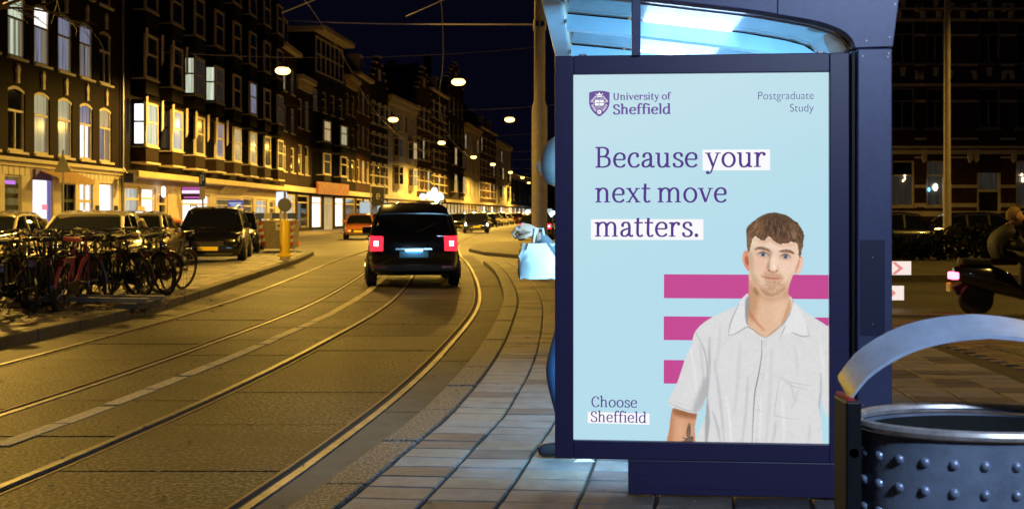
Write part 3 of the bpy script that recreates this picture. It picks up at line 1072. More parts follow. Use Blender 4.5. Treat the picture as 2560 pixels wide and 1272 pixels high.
# brows
for pts in ([(322, 508), (360, 490), (420, 492), (470, 508), (500, 528)], [(612, 530), (670, 522), (720, 524), (765, 538), (795, 558)]):
    b = sweep(FC(pts), 7.4, .9)
    paint(np.clip(b * (.9 + .2 * noise(.7)), 0, 1), (98, 72, 56), .85)
# hair
hairp = FC([(236, 540), (228, 440), (222, 330), (224, 262), (250, 208), (300, 165), (345, 130), (400, 95), (450, 72), (510, 58), (590, 58), (640, 72), (690, 86), (740, 112), (770, 138), (830, 180), (870, 232), (892, 275), (910, 330), (906, 400), (892, 500), (868, 600), (850, 590), (846, 500), (832, 432), (800, 420), (755, 408), (715, 432), (670, 428), (640, 440), (590, 425), (545, 395), (500, 345), (470, 360), (440, 392), (400, 392), (360, 365), (330, 345), (292, 380), (275, 450), (255, 530)])
hair = np.clip((mask(hairp, 1.6) + .11 * noise(.9) + .05 * noise(2) - .5) * 4 + .5, 0, 1) * (blur(mask(hairp, .5), 2) > .02)
fr = np.clip(hair, 0, 1)
paint(fr, (110, 84, 64), 1, True)
# strands
ang = noise(2.2) * .5 + noise(1.0) * .8 + noise(.55) * .6
sh_ = np.clip(.5 + .26 * ang, 0, 1)
paint(hair * sh_, (72, 54, 44), .55)
paint(hair * np.clip(noise(.8) * .5 - .15, 0, 1), (156, 122, 92), .6)
paint(mask(FC([(240, 230), (330, 160), (420, 200), (430, 330), (360, 370), (280, 350)]), 6) * hair, (150, 112, 80), .5)
paint(mask(FC([(480, 90), (640, 90), (720, 200), (680, 320), (520, 330), (440, 220)]), 8) * hair, (66, 48, 40), .5)
paint(mask(FC([(520, 340), (640, 330), (740, 370), (720, 430), (600, 430), (540, 390)]), 4) * hair, (122, 84, 66), .6)
paint(mask(FC([(770, 260), (800, 300), (805, 370), (780, 360), (765, 310)]), 2) * hair, (196, 152, 122), .7)
for i in range(150):
    u = rs.uniform(250, 880)
    v = rs.uniform(110, 330)
    L_ = rs.uniform(50, 110)
    bend = rs.uniform(-30, 30)
    dirx = (u - 560) * .12
    s = sweep(FC([(u, v), (u + dirx + bend, v + L_ * .5), (u + dirx * 1.5, v + L_)]), rs.uniform(.9, 1.8), .4)
    paint(s * hair, (164, 128, 96) if i % 2 else (52, 38, 30), .6)
fade = mask(FC([(226, 330), (275, 330), (285, 420), (262, 540), (236, 545)]), 4) * hair
paint(fade, (168, 132, 100), .55)
paint(mask(FC([(850, 430), (900, 430), (880, 560), (862, 600), (848, 540)]), 4) * hair, (146, 112, 84), .55)
# fringe shadow
paint(sweep(FC([(300, 395), (370, 395), (440, 415), (500, 385), (560, 425), (640, 460), (720, 452), (820, 445)]), 5, 2.4) * face * (1 - hair), (196, 142, 112), .55)
# shirt
shirt = mask(BC([(472, 480), (440, 503), (415, 540), (370, 562), (270, 612), (205, 672), (180, 750), (150, 820), (112, 935), (65, 1045), (130, 1078), (205, 1095), (240, 1060), (255, 1020), (262, 1018), (256, 1100), (252, 1300), (900, 1300), (900, 680), (866, 640), (760, 572), (715, 530), (680, 490), (690, 545), (640, 640), (555, 702), (470, 640), (455, 560)]), .45)
paint(shirt, (222, 222, 223), 1, True)
def sp(pts, col, a, sig): paint(mask(BC(pts), sig) * shirt, col, a)
n1 = noise(7)
paint(shirt * np.clip(n1 * .3, 0, 1), (206, 206, 208), .3)
# long vertical folds
for (x0, y0, x1, y1, w, c, a) in ((275, 700, 262, 1010, 9, (172, 172, 176), .7), (300, 820, 350, 1240, 10, (186, 186, 190), .6), (330, 640, 300, 900, 9, (202, 202, 205), .6), (262, 1020, 258, 1245, 14, (150, 150, 154), .8), (290, 1080, 330, 1245, 8, (178, 178, 182), .7),
                                 (430, 720, 400, 1100, 12, (206, 206, 209), .7), (470, 900, 440, 1245, 9, (190, 190, 194), .6), (360, 1000, 385, 1245, 8, (240, 240, 240), .7), (590, 760, 560, 1245, 12, (204, 204, 207), .6), (700, 740, 720, 900, 12, (206, 206, 208), .5),
                                 (610, 1130, 590, 1245, 8, (188, 188, 192), .6), (780, 1130, 770, 1245, 10, (200, 200, 203), .6), (835, 880, 826, 1060, 6, (170, 170, 174), .7), (180, 760, 215, 1060, 9, (236, 236, 236), .6), (225, 740, 250, 1000, 8, (196, 196, 199), .7), (640, 1000, 650, 1240, 14, (236, 236, 236), .6),
                                 (530, 980, 525, 1240, 10, (238, 238, 238), .5), (830, 700, 850, 900, 12, (236, 236, 236), .5), (410, 640, 330, 760, 8, (206, 206, 208), .5), (680, 930, 700, 1020, 7, (190, 190, 194), .6), (720, 970, 690, 1060, 5, (186, 186, 190), .6)):
    paint(sweep(BC([(x0, y0), ((x0 + x1) / 2 + 5, (y0 + y1) / 2), (x1, y1)]), w * .8, 1.5) * shirt, c, a * .9)
sp([(230, 960), (262, 900), (262, 1015), (240, 1060), (205, 1095), (190, 1070)], (160, 160, 164), .6, 4)
paint(sweep(BC([(205, 680), (245, 760), (262, 850), (262, 1010)]), 3, .9) * shirt, (150, 150, 154), .6)
paint(sweep(BC([(68, 1040), (130, 1070), (205, 1088)]), 3, .8) * shirt, (170, 170, 173), .6)
paint(sweep(BC([(75, 1022), (135, 1050), (212, 1068)]), 1.4, .5) * shirt, (196, 196, 199), .7)
# collar
paint(mask(BC([(455, 525), (470, 495), (480, 505), (470, 620), (460, 640)]), 1) , (150, 152, 156), .8)
paint(mask(BC([(690, 500), (705, 540), (660, 640), (640, 650), (690, 550)]), 1), (176, 178, 182), .7)
cl = mask(BC([(450, 492), (425, 530), (385, 620), (370, 690), (385, 693), (430, 668), (468, 650), (452, 600), (452, 530)]), .6, False)
paint(cl, (228, 228, 229), 1)
cr = mask(BC([(700, 520), (735, 560), (765, 640), (776, 692), (740, 692), (690, 672), (636, 698), (640, 655), (680, 590)]), .6, False)
paint(cr, (230, 230, 231), 1)
for pts in ([(370, 690), (385, 620), (425, 530)], [(370, 692), (400, 688), (440, 664), (470, 650), (520, 680), (555, 704)], [(776, 694), (740, 694), (690, 674)], [(690, 548), (655, 620), (600, 670), (556, 706)], [(636, 698), (650, 660), (660, 640)]):
    paint(sweep(BC(pts), 2.4, .7), (140, 140, 144), .75)
paint(sweep(BC([(770, 640), (776, 690), (790, 700)]), 3, 1.2), (180, 180, 183), .6)
# placket, buttons, pocket
paint(sweep(BC([(540, 715), (538, 800), (522, 900), (505, 985), (497, 1100), (490, 1250)]), 2.4, .6) * shirt, (96, 96, 100), .8)
paint(sweep(BC([(562, 715), (560, 800), (548, 900), (530, 985), (522, 1100), (516, 1250)]), 1.2, .6) * shirt, (196, 196, 199), .6)
for (bx, by) in ((558, 730), (541, 897), (523, 1077), (517, 1232)):
    paint(mask(BC([(bx + 9 * math.cos(u), by + 10 * math.sin(u)) for u in np.linspace(0, 6.28, 10)[:-1]]), .7), (178, 178, 182), .8)
    paint(mask(BC([(bx + 6 * math.cos(u), by + 7 * math.sin(u)) for u in np.linspace(0, 6.28, 10)[:-1]]), .5), (240, 240, 240), .8)
for pts in ([(628, 900), (690, 930), (785, 945)], [(628, 900), (615, 1000), (604, 1090), (620, 1104), (725, 1120)], [(632, 912), (700, 950), (770, 965)]):
    paint(sweep(BC(pts), 1.6, .6), (168, 168, 171), .7)
paint(sweep(BC([(832, 985), (830, 1060), (840, 1110), (850, 1250)]), 3, .8), (160, 160, 163), .5)
paint(mask(BC([(836, 1020), (850, 1060), (866, 1100), (880, 1130), (880, 1260), (851, 1260), (838, 1120)]), .4), tuple(bgcol(np.array(2060.), np.array(1050.)) * 255), 1)
# arm and tattoo
arm = mask(BC([(88, 1072), (130, 1080), (205, 1094), (210, 1110), (200, 1170), (192, 1280), (62, 1280), (70, 1180)]), .45)
arm = arm * (1 - shirt)
paint(arm, (214, 158, 122), 1, True)
paint(mask(BC([(88, 1070), (205, 1092), (208, 1120), (150, 1118), (95, 1100)]), 4) * arm, (142, 92, 62), .8)
paint(mask(BC([(64, 1100), (90, 1100), (85, 1250), (60, 1250)]), 4) * arm, (184, 126, 92), .6)
paint(mask(BC([(110, 1130), (150, 1140), (140, 1230), (105, 1230)]), 6) * arm, (232, 180, 146), .6)
tat = np.maximum(mask(BC([(172, 1142), (180, 1170), (178, 1210), (168, 1222), (157, 1205), (160, 1175)]), .7), mask(BC([(135, 1218), (155, 1222), (190, 1212), (190, 1240), (140, 1240), (150, 1232)]), .7))
paint(tat * arm * np.clip(.8 + .2 * noise(.7), 0, 1), (74, 74, 66), .85)
# fine photographic grain
CV = np.clip(CV + (noise(.5) * .010)[..., None] + (noise(1.6) * .006)[..., None] * np.array([1.0, .8, .7]), 0, 1)
keep = COV > .02
vs = [(lx(x), .0099, lz(y)) for y in gy for x in gx]
fs = []
cell = keep[:-1, :-1] | keep[1:, :-1] | keep[:-1, 1:] | keep[1:, 1:]
for j, i in zip(*np.nonzero(cell)):
    k = int(j * nx + i)
    fs.append((k, k + nx, k + nx + 1, k + 1))
ink_mesh('printed_portrait', vs, fs, lin(CV.reshape(-1, 3)), poster)
MB().box(ox0 + .001, ox1 - .001, -.004, -.001, oz0 + .001, oz1 - .001).build('glass_pane', clearglass('cover_glass', refl=.35), panel)

# ------------------------------------------------------------------ tram stop shelter
sh = empty('tram_shelter', (PX, PY, PZ), -AL, 'navy metal tram shelter with curved glass roof and white light box', 'shelter')
AX = [(1600, -2), (1740, 16), (1880, 35), (1950, 48), (2030, 64), (2085, 84), (2112, 106), (2122, 130)]
arc_pts = smooth_pts([(lx(a), lz(b)) for a, b in AX], False, 4)
armp = [(lx(1380), lz(-62))] + [(lx(1385), lz(-26))] + arc_pts + [(lx(2130), lz(130)), (lx(2214), lz(128)), (lx(2229), lz(8)), (lx(2205), lz(-66))]
MB().prism(armp, -.05, .03).build('roof_arm', M_slate, sh, bevel=.005)
MB().box(lx(2128), lx(2211), -.055, .05, -.02, lz(131)).build('column', M_slate, sh, bevel=.006)
hatch = MB().box(lx(2134), lx(2193), -.0575, -.0553, lz(832), lz(598))
hatch.build('column_hatch', mat('slate_hatch', (0.028, 0.032, 0.08), 0.42, 0.2), sh, bevel=.001)
for py in (640, 803):
    MB().lathe([(.003, 0), (.003, .0015)], 8, (lx(2164), -.0595, lz(py)), 'y').build('hatch_screw', M_grey, sh)
MB().box(lx(2200), lx(2204), -.058, -.0555, lz(147), lz(141)).build('paint_chip', M_white, sh)
MB().box(lx(1580), lx(1602), -.03, .02, lz(140), lz(-40)).build('post', M_slate, sh, bevel=.003)
for (a_, b_) in ((2140, 150), (2200, 152), (2140, 1000), (2200, 1000), (2150, 112), (2205, 104), (2218, 24)):
    MB().lathe([(.0045, 0), (.004, .002)], 8, (lx(a_), -.0575 if b_ > 130 else -.0525, lz(b_)), 'y').build('rivet', M_grey, sh)
MB().box(lx(2118), lx(2125), -.03, .05, 0, lz(135)).build('seal_strip', M_black, sh)
MB().box(lx(1935), lx(1938), -.0525, -.0505, lz(46), lz(-30)).build('arm_seam', M_black, sh)
# roof structure behind the display
def roof_z(x):
    pts = [(-.75, lz(-30))] + arc_pts
    for (a, b) in zip(pts, pts[1:]):
        if a[0] <= x <= b[0]:
            return a[1] + (b[1] - a[1]) * (x - a[0]) / (b[0] - a[0] + 1e-9)
    return pts[-1][1] if x > 0 else pts[0][1]
M_blue = mat('pale_metal', (0.40, 0.60, 0.78), 0.35, 0.4, var=0.08, scale=9)
RL = 3.6
MB().box(-.735, -.645, .03, RL, roof_z(-.69) - .035, roof_z(-.69) + .05).build('edge_beam', M_blue, sh, bevel=.008)
MB().box(-.643, -.628, .03, RL, roof_z(-.63) - .02, roof_z(-.63) + .03).build('glazing_bar', M_white, sh)
for ly in (.55, 1.55, 2.55, 3.5):
    xs = [-.63 + 1.29 * i / 14 for i in range(15)]
    vs, fs = [], []
    for i, x in enumerate(xs):
        zt = roof_z(x) + .005
        for (dy, dz) in ((0, 0), (0, -.075), (.085, -.075), (.085, 0)):
            vs.append((x, ly + dy, zt + dz))
        if i:
            a, b = (i - 1) * 4, i * 4
            for k in range(4):
                l = (k + 1) % 4
                fs.append((a + k, a + l, b + l, b + k))
    MB().add(vs, fs + [(0, 1, 2, 3), (len(vs) - 1, len(vs) - 2, len(vs) - 3, len(vs) - 4)]).build('cross_beam', M_blue, sh)
for k, (a, b) in enumerate(((.04, .55), (.64, 1.55), (1.64, 2.55), (2.64, 3.5))):
    xs = [-.63] + [-.63 + 1.31 * i / 16 for i in range(1, 17)]
    vs, fs = [], []
    for i, x in enumerate(xs):
        z = roof_z(x) + .012
        vs += [(x, a, z), (x, b, z), (x, a, z + .008), (x, b, z + .008)]
        if i:
            p, q = (i - 1) * 4, i * 4
            fs += [(p, p + 1, q + 1, q), (p + 2, q + 2, q + 3, p + 3), (p, q, q + 2, p + 2), (p + 1, p + 3, q + 3, q + 1)]
    MB().add(vs, fs).build('roof_pane', clearglass('roof_glass', (.85, .93, 1), 1.2, .03, .07), sh)
bl = MB().add([(x, y, roof_z(x) + .028) for x in (-.23, .22) for y in (.06, RL - .1)], [(0, 2, 3, 1)])
SHELTER_E = 26
bl.build('light_panel', emis('shelter_tube_light', (.62, .84, 1.0), SHELTER_E), sh)
MB().box(-.30, .28, .05, RL - .05, roof_z(0) + .06, roof_z(0) + .14).build('light_box', M_slate, sh, bevel=.01)
vs, fs = [], []
MB().box(.655, .672, .06, RL, .25, lz(135)).build('back_wall_pane', clearglass('wall_glass', (.9, .95, 1), 1.0, .02, .03), sh)
for ly in (1.2, 2.4, 3.55):
    MB().box(.64, .70, ly, ly + .05, 0, lz(130)).build('back_post', M_slate, sh)
edge = MB()
tp = [(x, .04, z) for x, z in arc_pts[8:]]
edge.tube([(x - .006, .045, z - .006) for x, z in arc_pts], .006, 6)
edge.build('glazing_trim', M_alu, sh)

MB().add([(ox0, .104, oz0), (ox1, .104, oz0), (ox1, .104, oz1), (ox0, .104, oz1)], [(0, 1, 2, 3)]).build('rear_poster', emis('rear_poster_light', (.30, .68, 1.0), 15), panel)
# ------------------------------------------------------------------ litter bin
BZ = 2.22
bx = (2452 - 1280) / F * BZ
bin_ = empty('litter_bin', (bx, BZ, PZ), 0, 'oval studded stainless steel litter bin with hoop handle', 'litter bin')
BT = EYE - (1052 - HZ) / F * BZ - PZ
M_ss = mat('stainless', (0.34, 0.42, 0.58), 0.36, 0.4, var=0.3, scale=11, dirt=.3, bump=.08, bscale=150)
ba, bb = .257, .16
def oval(a, b, z, n=48): return [(a * math.cos(2 * math.pi * i / n), b * math.sin(2 * math.pi * i / n), z) for i in range(n)]
MB().loft([oval(ba * .97, bb * .97, .05), oval(ba, bb, BT - .012), oval(ba - .012, bb - .012, BT - .012), oval(ba * .95, bb * .95, .2)], caps=False).build('body', M_ss, bin_, smooth=True)
MB().add(oval(ba * .93, bb * .93, BT - .3), [tuple(range(48))]).build('liner', M_dark, bin_)
MB().loft([oval(ba - .02, bb - .02, BT - .2), oval(ba - .02, bb - .02, BT - .014)], caps=False).build('inner_bag', M_dark, bin_)
MB().tube(oval(ba + .002, bb + .002, BT), .0105, 8, closed=True).build('rim', mat('rim_steel', (.75, .70, .68), .28, .6, var=.3, scale=30), bin_, smooth=True)
hp = []
for i in range(25):
    t = math.pi * (1 - i / 24)
    hp.append((math.cos(t) * (ba + .028), math.sin(t)))
prof = interp([(0, .0), (.12, .055), (.3, .100), (.5, .132), (.75, .152), (1.0, .160)])
vs, fs = [], []
for i in range(33):
    u = -1 + 2 * i / 32
    x = u * (ba + .03)
    z = BT + .05 + prof(1 - abs(u)) * .82
    hw = .034
    for (dy, dz) in ((-hw, -.004), (hw, -.004 + .035), (hw, .004 + .035), (-hw, .004)):
        vs.append((x, dy * 1.2, z + dz))
    if i:
        a, b = (i - 1) * 4, i * 4
        for k in range(4):
            l = (k + 1) % 4
            fs.append((a + k, a + l, b + l, b + k))
MB().add(vs, fs + [(0, 1, 2, 3), (131, 130, 129, 128)]).build('hoop_handle', mat('handle_steel', (.50, .60, .78), .5, .2, var=.25, scale=9), bin_, smooth=True)
MB().box(-ba - .034, -ba - .022, -.043, .041, BT + .046, BT + .056).build('red_strip', mat('strip_red', (.6, .03, .05), .4), bin_)
for s in (-1, 1):
    xx = s * (ba + .026)
    MB().box(xx - .016, xx + .016, -.055, .03, .0, BT + .05).build('side_bracket', M_black, bin_, bevel=.004)
    MB().lathe([(.010, 0), (.010, .006), (.004, .008)], 12, (xx, -.055, BT - .055), 'y').build('bracket_bolt', M_ss, bin_, smooth=True)
stud = MB()
prof_s = [(.0135, 0), (.012, .003), (.008, .006), (.003, .007)]
n = 20
for rrow in range(5):
    for k in range(13):
        t = math.pi * (1.0 + (k + .75) / 13.5)
        p = Vector((ba * math.cos(t), bb * math.sin(t), BT - .058 - rrow * .056 - .012 * math.sin(t) * 0))
        nrm = Vector((math.cos(t) / ba, math.sin(t) / bb, 0)).normalized()
        a = Vector((-nrm.y, nrm.x, 0))
        u = Vector((0, 0, 1))
        mb = MB()
        vv, ff = [], []
        for (r_, h_) in prof_s:
            for q in range(10):
                w = 2 * math.pi * q / 10
                vv.append(p + nrm * h_ + a * r_ * .75 * math.cos(w) + u * r_ * .75 * math.sin(w))
        for i in range(len(prof_s) - 1):
            for q in range(10):
                l = (q + 1) % 10
                ff.append((i * 10 + q, i * 10 + l, i * 10 + 10 + l, i * 10 + 10 + q))
        ff.append(tuple(30 + q for q in range(10)))
        if rrow < 3:
            MB().add(vv, ff).build('stud', M_ss, bin_, smooth=True)

# ------------------------------------------------------------------ buildings
PANES = {
 'k': M_pane, 'd': M_panedim,
 'w': litpane('lit_white', (1.0, .96, .90), 1.5, .25), 'b': litpane('lit_cool', (.66, .68, .95), .32, .8),
 'c': litpane('lit_curtain', (.92, .86, .52), .45, .45, 14), 'y': litpane('lit_warm', (1.0, .74, .36), .55, .6),
 'g': litpane('lit_greenish', (.85, .95, .72), .75, .5), 'W': emis('shop_white', (1.0, .97, .95), 1.7),
 'V': emis('shop_violet', (.86, .84, 1.0), 1.6), 'o': litpane('lit_olive', (.75, .62, .18), .16, .6, 4),
 'p': litpane('shop_display', (.85, .88, .82), .6, .6, 3), 't': emis('frosted_blue', (.62, .74, .78), .75),
}
CR = random.Random(31)
CURT = litpane('lit_drape', (.95, .80, .52), .22, .7, 22)
def wall_front(mb, L, H, ops, depth=.18, z00=0.0):
    xs = sorted(set([0, L] + [o[0] for o in ops] + [o[1] for o in ops]))
    zs = sorted(set([z00, H] + [o[2] for o in ops] + [o[3] for o in ops]))
    for i in range(len(xs) - 1):
        for j in range(len(zs) - 1):
            cx, cz = (xs[i] + xs[i + 1]) / 2, (zs[j] + zs[j + 1]) / 2
            if any(o[0] < cx < o[1] and o[2] < cz < o[3] for o in ops):
                continue
            mb.add([(xs[i], 0, zs[j]), (xs[i + 1], 0, zs[j]), (xs[i + 1], 0, zs[j + 1]), (xs[i], 0, zs[j + 1])], [(0, 1, 2, 3)])
    for (a, b, c, d) in [o[:4] for o in ops]:
        mb.add([(a, 0, c), (b, 0, c), (b, 0, d), (a, 0, d), (a, depth, c), (b, depth, c), (b, depth, d), (a, depth, d)],
               [(0, 4, 5, 1), (1, 5, 6, 2), (2, 6, 7, 3), (3, 7, 4, 0)])

def window(par, x0, x1, z0, z1, lit='k', trans=.66, mull=False, fm=None, fw=.09, sill=True, y=.05, lits=None):
    fm = fm or M_white
    zt = z0 + (z1 - z0) * trans
    f = MB().box(x0, x0 + fw, y, y + .09, z0, z1).box(x1 - fw, x1, y, y + .09, z0, z1).box(x0 + fw, x1 - fw, y, y + .09, z0, z0 + fw).box(x0 + fw, x1 - fw, y, y + .09, z1 - fw, z1)
    if trans < 1:
        f.box(x0 + fw, x1 - fw, y - .01, y + .085, zt - .04, zt + .04)
    if mull:
        xm = (x0 + x1) / 2
        f.box(xm - .03, xm + .03, y + .005, y + .08, z0 + fw, (zt - .04) if trans < 1 else z1 - fw)
    w = f.build('window', fm, par)
    lits = lits or (lit, lit)
    parts = [(z0 + fw, zt - .04, lits[0]), (zt + .04, z1 - fw, lits[1])] if trans < 1 else [(z0 + fw, z1 - fw, lits[0])]
    for (a, b, l) in parts:
        MB().add([(x0 + fw, y + .06, a), (x1 - fw, y + .06, a), (x1 - fw, y + .06, b), (x0 + fw, y + .06, b)], [(0, 1, 2, 3)]).build('pane', PANES[l], w)
    if lits[0] in 'wbcgy' and trans < 1:
        for s in (0, 1):
            wd = (x1 - x0 - 2 * fw) * CR.uniform(.12, .34)
            a = x0 + fw + .004 if s == 0 else x1 - fw - wd - .004
            MB().box(a, a + wd, y + .048, y + .058, z0 + fw + .01, zt - .045).build('curtain', CURT, w)
    if sill:
        MB().box(x0 - .08, x1 + .08, -.10, .06, z0 - .09, z0 - .002).build('sill', fm, w)
    return w

def bay(par, x0, x1, z0, z1, dep=.6, lit='k', side='k', fm=None, apron=.7, apm=None, trans=.55):
    """box oriel with a front and two side windows"""
    fm = fm or M_cream
    fw = .11
    f = MB()
    for xx in (x0, x1 - fw):
        f.box(xx, xx + fw, -dep, -dep + fw, z0, z1)
    f.box(x0 + fw, x1 - fw, -dep, -dep + .09, z0, z0 + fw).box(x0 + fw, x1 - fw, -dep, -dep + .09, z1 - fw, z1)
    zt = z0 + (z1 - z0) * trans
    f.box(x0 + fw, x1 - fw, -dep + .005, -dep + .085, zt - .04, zt + .04)
    sf_ = MB()
    for xx in (x0, x1 - .09):
        sf_.box(xx, xx + .09, -dep + fw, 0, z0, z0 + fw).box(xx, xx + .09, -dep + fw, 0, z1 - fw, z1).box(xx, xx + .09, -.09, 0, z0 + fw, z1 - fw).box(xx, xx + .08, -dep + fw, -.09, zt - .035, zt + .035)
    w = f.build('bay_window', fm, par)
    sf_.build('side_frame', M_black if apm in (M_brick2, M_brick3) else fm, w)['kind'] = 'stuff'
    for (a, b) in ((z0 + fw, zt - .04), (zt + .04, z1 - fw)):
        MB().add([(x0 + fw, -dep + .05, a), (x1 - fw, -dep + .05, a), (x1 - fw, -dep + .05, b), (x0 + fw, -dep + .05, b)], [(0, 1, 2, 3)]).build('pane', PANES[lit], w)
        for xx, l in ((x0 + .05, side), (x1 - .05, 'k')):
            MB().add([(xx, -dep + fw, a), (xx, -.09, a), (xx, -.09, b), (xx, -dep + fw, b)], [(0, 1, 2, 3)]).build('pane', PANES[l], w)
    MB().box(x0 - .04, x1 + .04, -dep - .06, -.002, z1, z1 + .09).build('head_board', M_brick3 if apm is None else apm, w)
    if apron:
        MB().box(x0, x1, -dep, -.002, z0 - apron, z0 - .06).build('apron', apm or M_brick2, w)
        MB().box(x0 - .05, x1 + .05, -dep - .06, -.002, z0 - .058, z0 - .001).build('sill', fm, w)
    return w

def house(name, label, P0, P1, H, wall, ops=(), depth=9, z00=0.0):
    d = Vector((P1[0] - P0[0], P1[1] - P0[1]))
    L = d.length
    e = empty(name, (P0[0], P0[1], 0), math.atan2(d.y, d.x), label, 'building')
    mb = MB()
    wall_front(mb, L, H, ops, z00=z00)
    mb.add([(0, 0, 0), (0, depth, 0), (0, depth, H), (0, 0, H)], [(0, 1, 2, 3)])
    mb.add([(L, 0, 0), (L, depth, 0), (L, depth, H), (L, 0, H)], [(0, 1, 2, 3)])
    mb.add([(0, depth, 0), (L, depth, 0), (L, depth, H), (0, depth, H)], [(0, 1, 2, 3)])
    mb.add([(0, 0, H), (L, 0, H), (L, depth, H), (0, depth, H)], [(0, 1, 2, 3)])
    mb.build('wall', wall, e)
    return e, L

def fz(px, u=18.0): return F * u / (1344 - px)          # distance along the street at a facade pixel
def fpt(z, u=18.0): return (-u + .02415 * z, z)
B1a, B1b = 30.0, 45.8
def s1(px): return fz(px) - B1a
# ---- building with arched windows and white shopfront
ops = []
wins1 = []
rows = [(3.56, 5.82), (6.8, 8.98), (10.05, 12.15)]
lits = [{-1: 'k', 0: 'k', 1: 'c', 2: 'c', 3: 'w', 4: 'y', -2: 'd', -3: 'k'}, {-1: 'g', 0: 'g', 1: 'b', 2: 'b', 3: 'b', 4: 'k', -2: 'k', -3: 'b'}, {}]
for r, (a, b) in enumerate(rows):
    for k in range(-3, 5):
        x = 36.03 + 1.885 * k - B1a
        if x < .1: continue
        ops.append((x, x + 1.22, a, b))
        wins1.append((r, k, x, a, b))
shop = [(s1(12), s1(55), .9, 2.75), (s1(82), s1(134), .35, 2.72), (s1(154), s1(189), .1, 2.6), (s1(200), s1(233), .15, 2.65), (s1(249), s1(284), .5, 2.68), (.9, 2.6, .6, 2.7), (3.3, 4.6, .2, 2.7)]
b1, L1 = house('brick_building', 'dark brick building with arched windows above a white panelled shopfront', fpt(B1a), fpt(B1b), 14.2, M_brick1, ops, z00=3.34)
for (r, k, x, a, b) in wins1:
    l = lits[r].get(k, 'k')
    w = window(b1, x, x + 1.22, a, b, l, .62, mull=(k in (0, 3, 4) and r == 0) or (r == 1 and k in (0, 3, 4)), fm=M_cream if r == 0 else M_white, lits={(0, 3): ('w', 'b'), (0, 4): ('b', 'y'), (0, 0): ('k', 'k'), (1, 1): ('b', 'w')}.get((r, k)))
    n = 7
    pts = [(x + 1.22 * i / n, b - .13 * (2 * i / n - 1) ** 2) for i in range(n + 1)]
    MB().prism(pts + [(x + 1.22, b + .004), (x, b + .004)], -.004, .05).build('arch', M_brick1, b1)
    MB().prism([(p[0], p[1] - .11) for p in pts] + pts[::-1], .02, .06).build('arch_head', M_cream, w)
    MB().prism([(x + .52, b + .1), (x + .70, b + .1), (x + .68, b + .35), (x + .74, b + .6), (x + .61, b + .78), (x + .48, b + .6), (x + .54, b + .35)], -.08, .0).build('keystone', M_cream, b1)
sf = MB()
wall_front(sf, L1, 3.2, shop, .25)
sfo = sf.build('shopfront', mat('shopfront_cream', (0.66, 0.60, 0.49), .55, var=.1, scale=2), b1)
MB().box(-.02, L1 - .03, -.22, .1, 3.2, 3.34).build('cornice', M_cream, b1, bevel=.02)
MB().box(-.02, L1 - .03, -.08, .1, 3.06, 3.19).build('cornice_moulding', M_cream, b1)
for i in range(40):
    x = .2 + i * .39
    MB().box(x, x + .03, -.015, 0, 2.75, 3.05).build('board_batten', M_cream, b1)
lab = ['o', 'V', 'k', 'w', 'W', 'o', 'k']
for k, (a, b, c, d) in enumerate(shop):
    w = MB().box(a, a + .07, .06, .16, c, d).box(b - .07, b, .06, .16, c, d).box(a + .07, b - .07, .06, .16, c, c + .07).box(a + .07, b - .07, .06, .16, d - .07, d)
    if k in (2, 3): w.box((a + b) / 2 - .04, (a + b) / 2 + .04, .06, .15, c + .07, d - .07).box(a + .07, b - .07, .055, .145, 1.85, 1.97)
    wo = w.build('shop_window', M_cream if k != 2 else M_black, b1)
    MB().add([(a + .07, .13, c + .07), (b - .07, .13, c + .07), (b - .07, .13, d - .07), (a + .07, .13, d - .07)], [(0, 1, 2, 3)]).build('pane', PANES[lab[k]], wo)
    if k == 0:
        for zz in (1.2, 1.55, 1.95, 2.3):
            MB().box(a + .1, b - .1, .09, .12, zz, zz + .16).build('shelf', M_dark, wo)
        MB().box(a + .15, b - .3, .08, .11, 2.42, 2.55).build('neon_tube', emis('violet_neon', (.7, .25, .9), .9), wo)
    if k == 1:
        MB().box(a + .9, a + 1.35, .07, .1, 1.55, 1.75).build('price_board', emis('red_board', (1, .25, .3), 1.2), wo)
        MB().box(b - .35, b - .1, .06, .1, c + .1, d - .1).build('curtain', litpane('violet_curtain', (.35, .3, .9), .5, .8, 20), wo)
        MB().box(a + .02, b - .35, -.1, .05, d - .1, d + .28).build('sign_board', mat('violet_board', (.10, .05, .35), .5), b1)
    if k == 4:
        for xx in (a - .38, b + .08):
            MB().box(xx, xx + .3, -.04, 0, .7, 1.75).build('menu_board', M_black, b1)
aw = MB()
ax0, ax1 = s1(95), s1(189)
aw.add([(ax0, -.02, 3.0), (ax1, -.02, 3.0), (ax1, -.75, 2.72), (ax0, -.75, 2.72), (ax0, -.02, 2.97), (ax1, -.02, 2.97), (ax1, -.75, 2.69), (ax0, -.75, 2.69)], [(0, 1, 2, 3), (4, 7, 6, 5), (0, 4, 5, 1), (2, 6, 7, 3), (1, 5, 6, 2), (3, 7, 4, 0)])
awo = aw.build('awning', mat('ochre_canvas', (.55, .36, .16), .8, var=.1), b1)
n = 14
for i in range(n):
    a = ax0 + (ax1 - ax0) * i / n
    b = ax0 + (ax1 - ax0) * (i + 1) / n
    MB().prism([(a, 2.70), (b, 2.70), (b, 2.56), ((a + b) / 2, 2.48), (a, 2.56)], -.765, -.75).build('valance_flap', MATS['ochre_canvas'], awo)
MB().tube([(L1 - .1, -.12, 14), (L1 - .1, -.12, 3.4), (L1 - .06, -.3, 3.1), (L1 - .06, -.12, 2.8), (L1 - .06, -.12, 0)], .055, 8).build('downpipe', M_grey, b1)
lt = MB().box(L1 - .55, L1 - .15, -.75, -.35, 2.75, 3.15).build('wall_lantern', M_black, b1)
MB().bar((L1 - .35, -.55, 3.15), (L1 - .35, -.02, 3.4), .03, .03).build('bracket', M_black, lt)

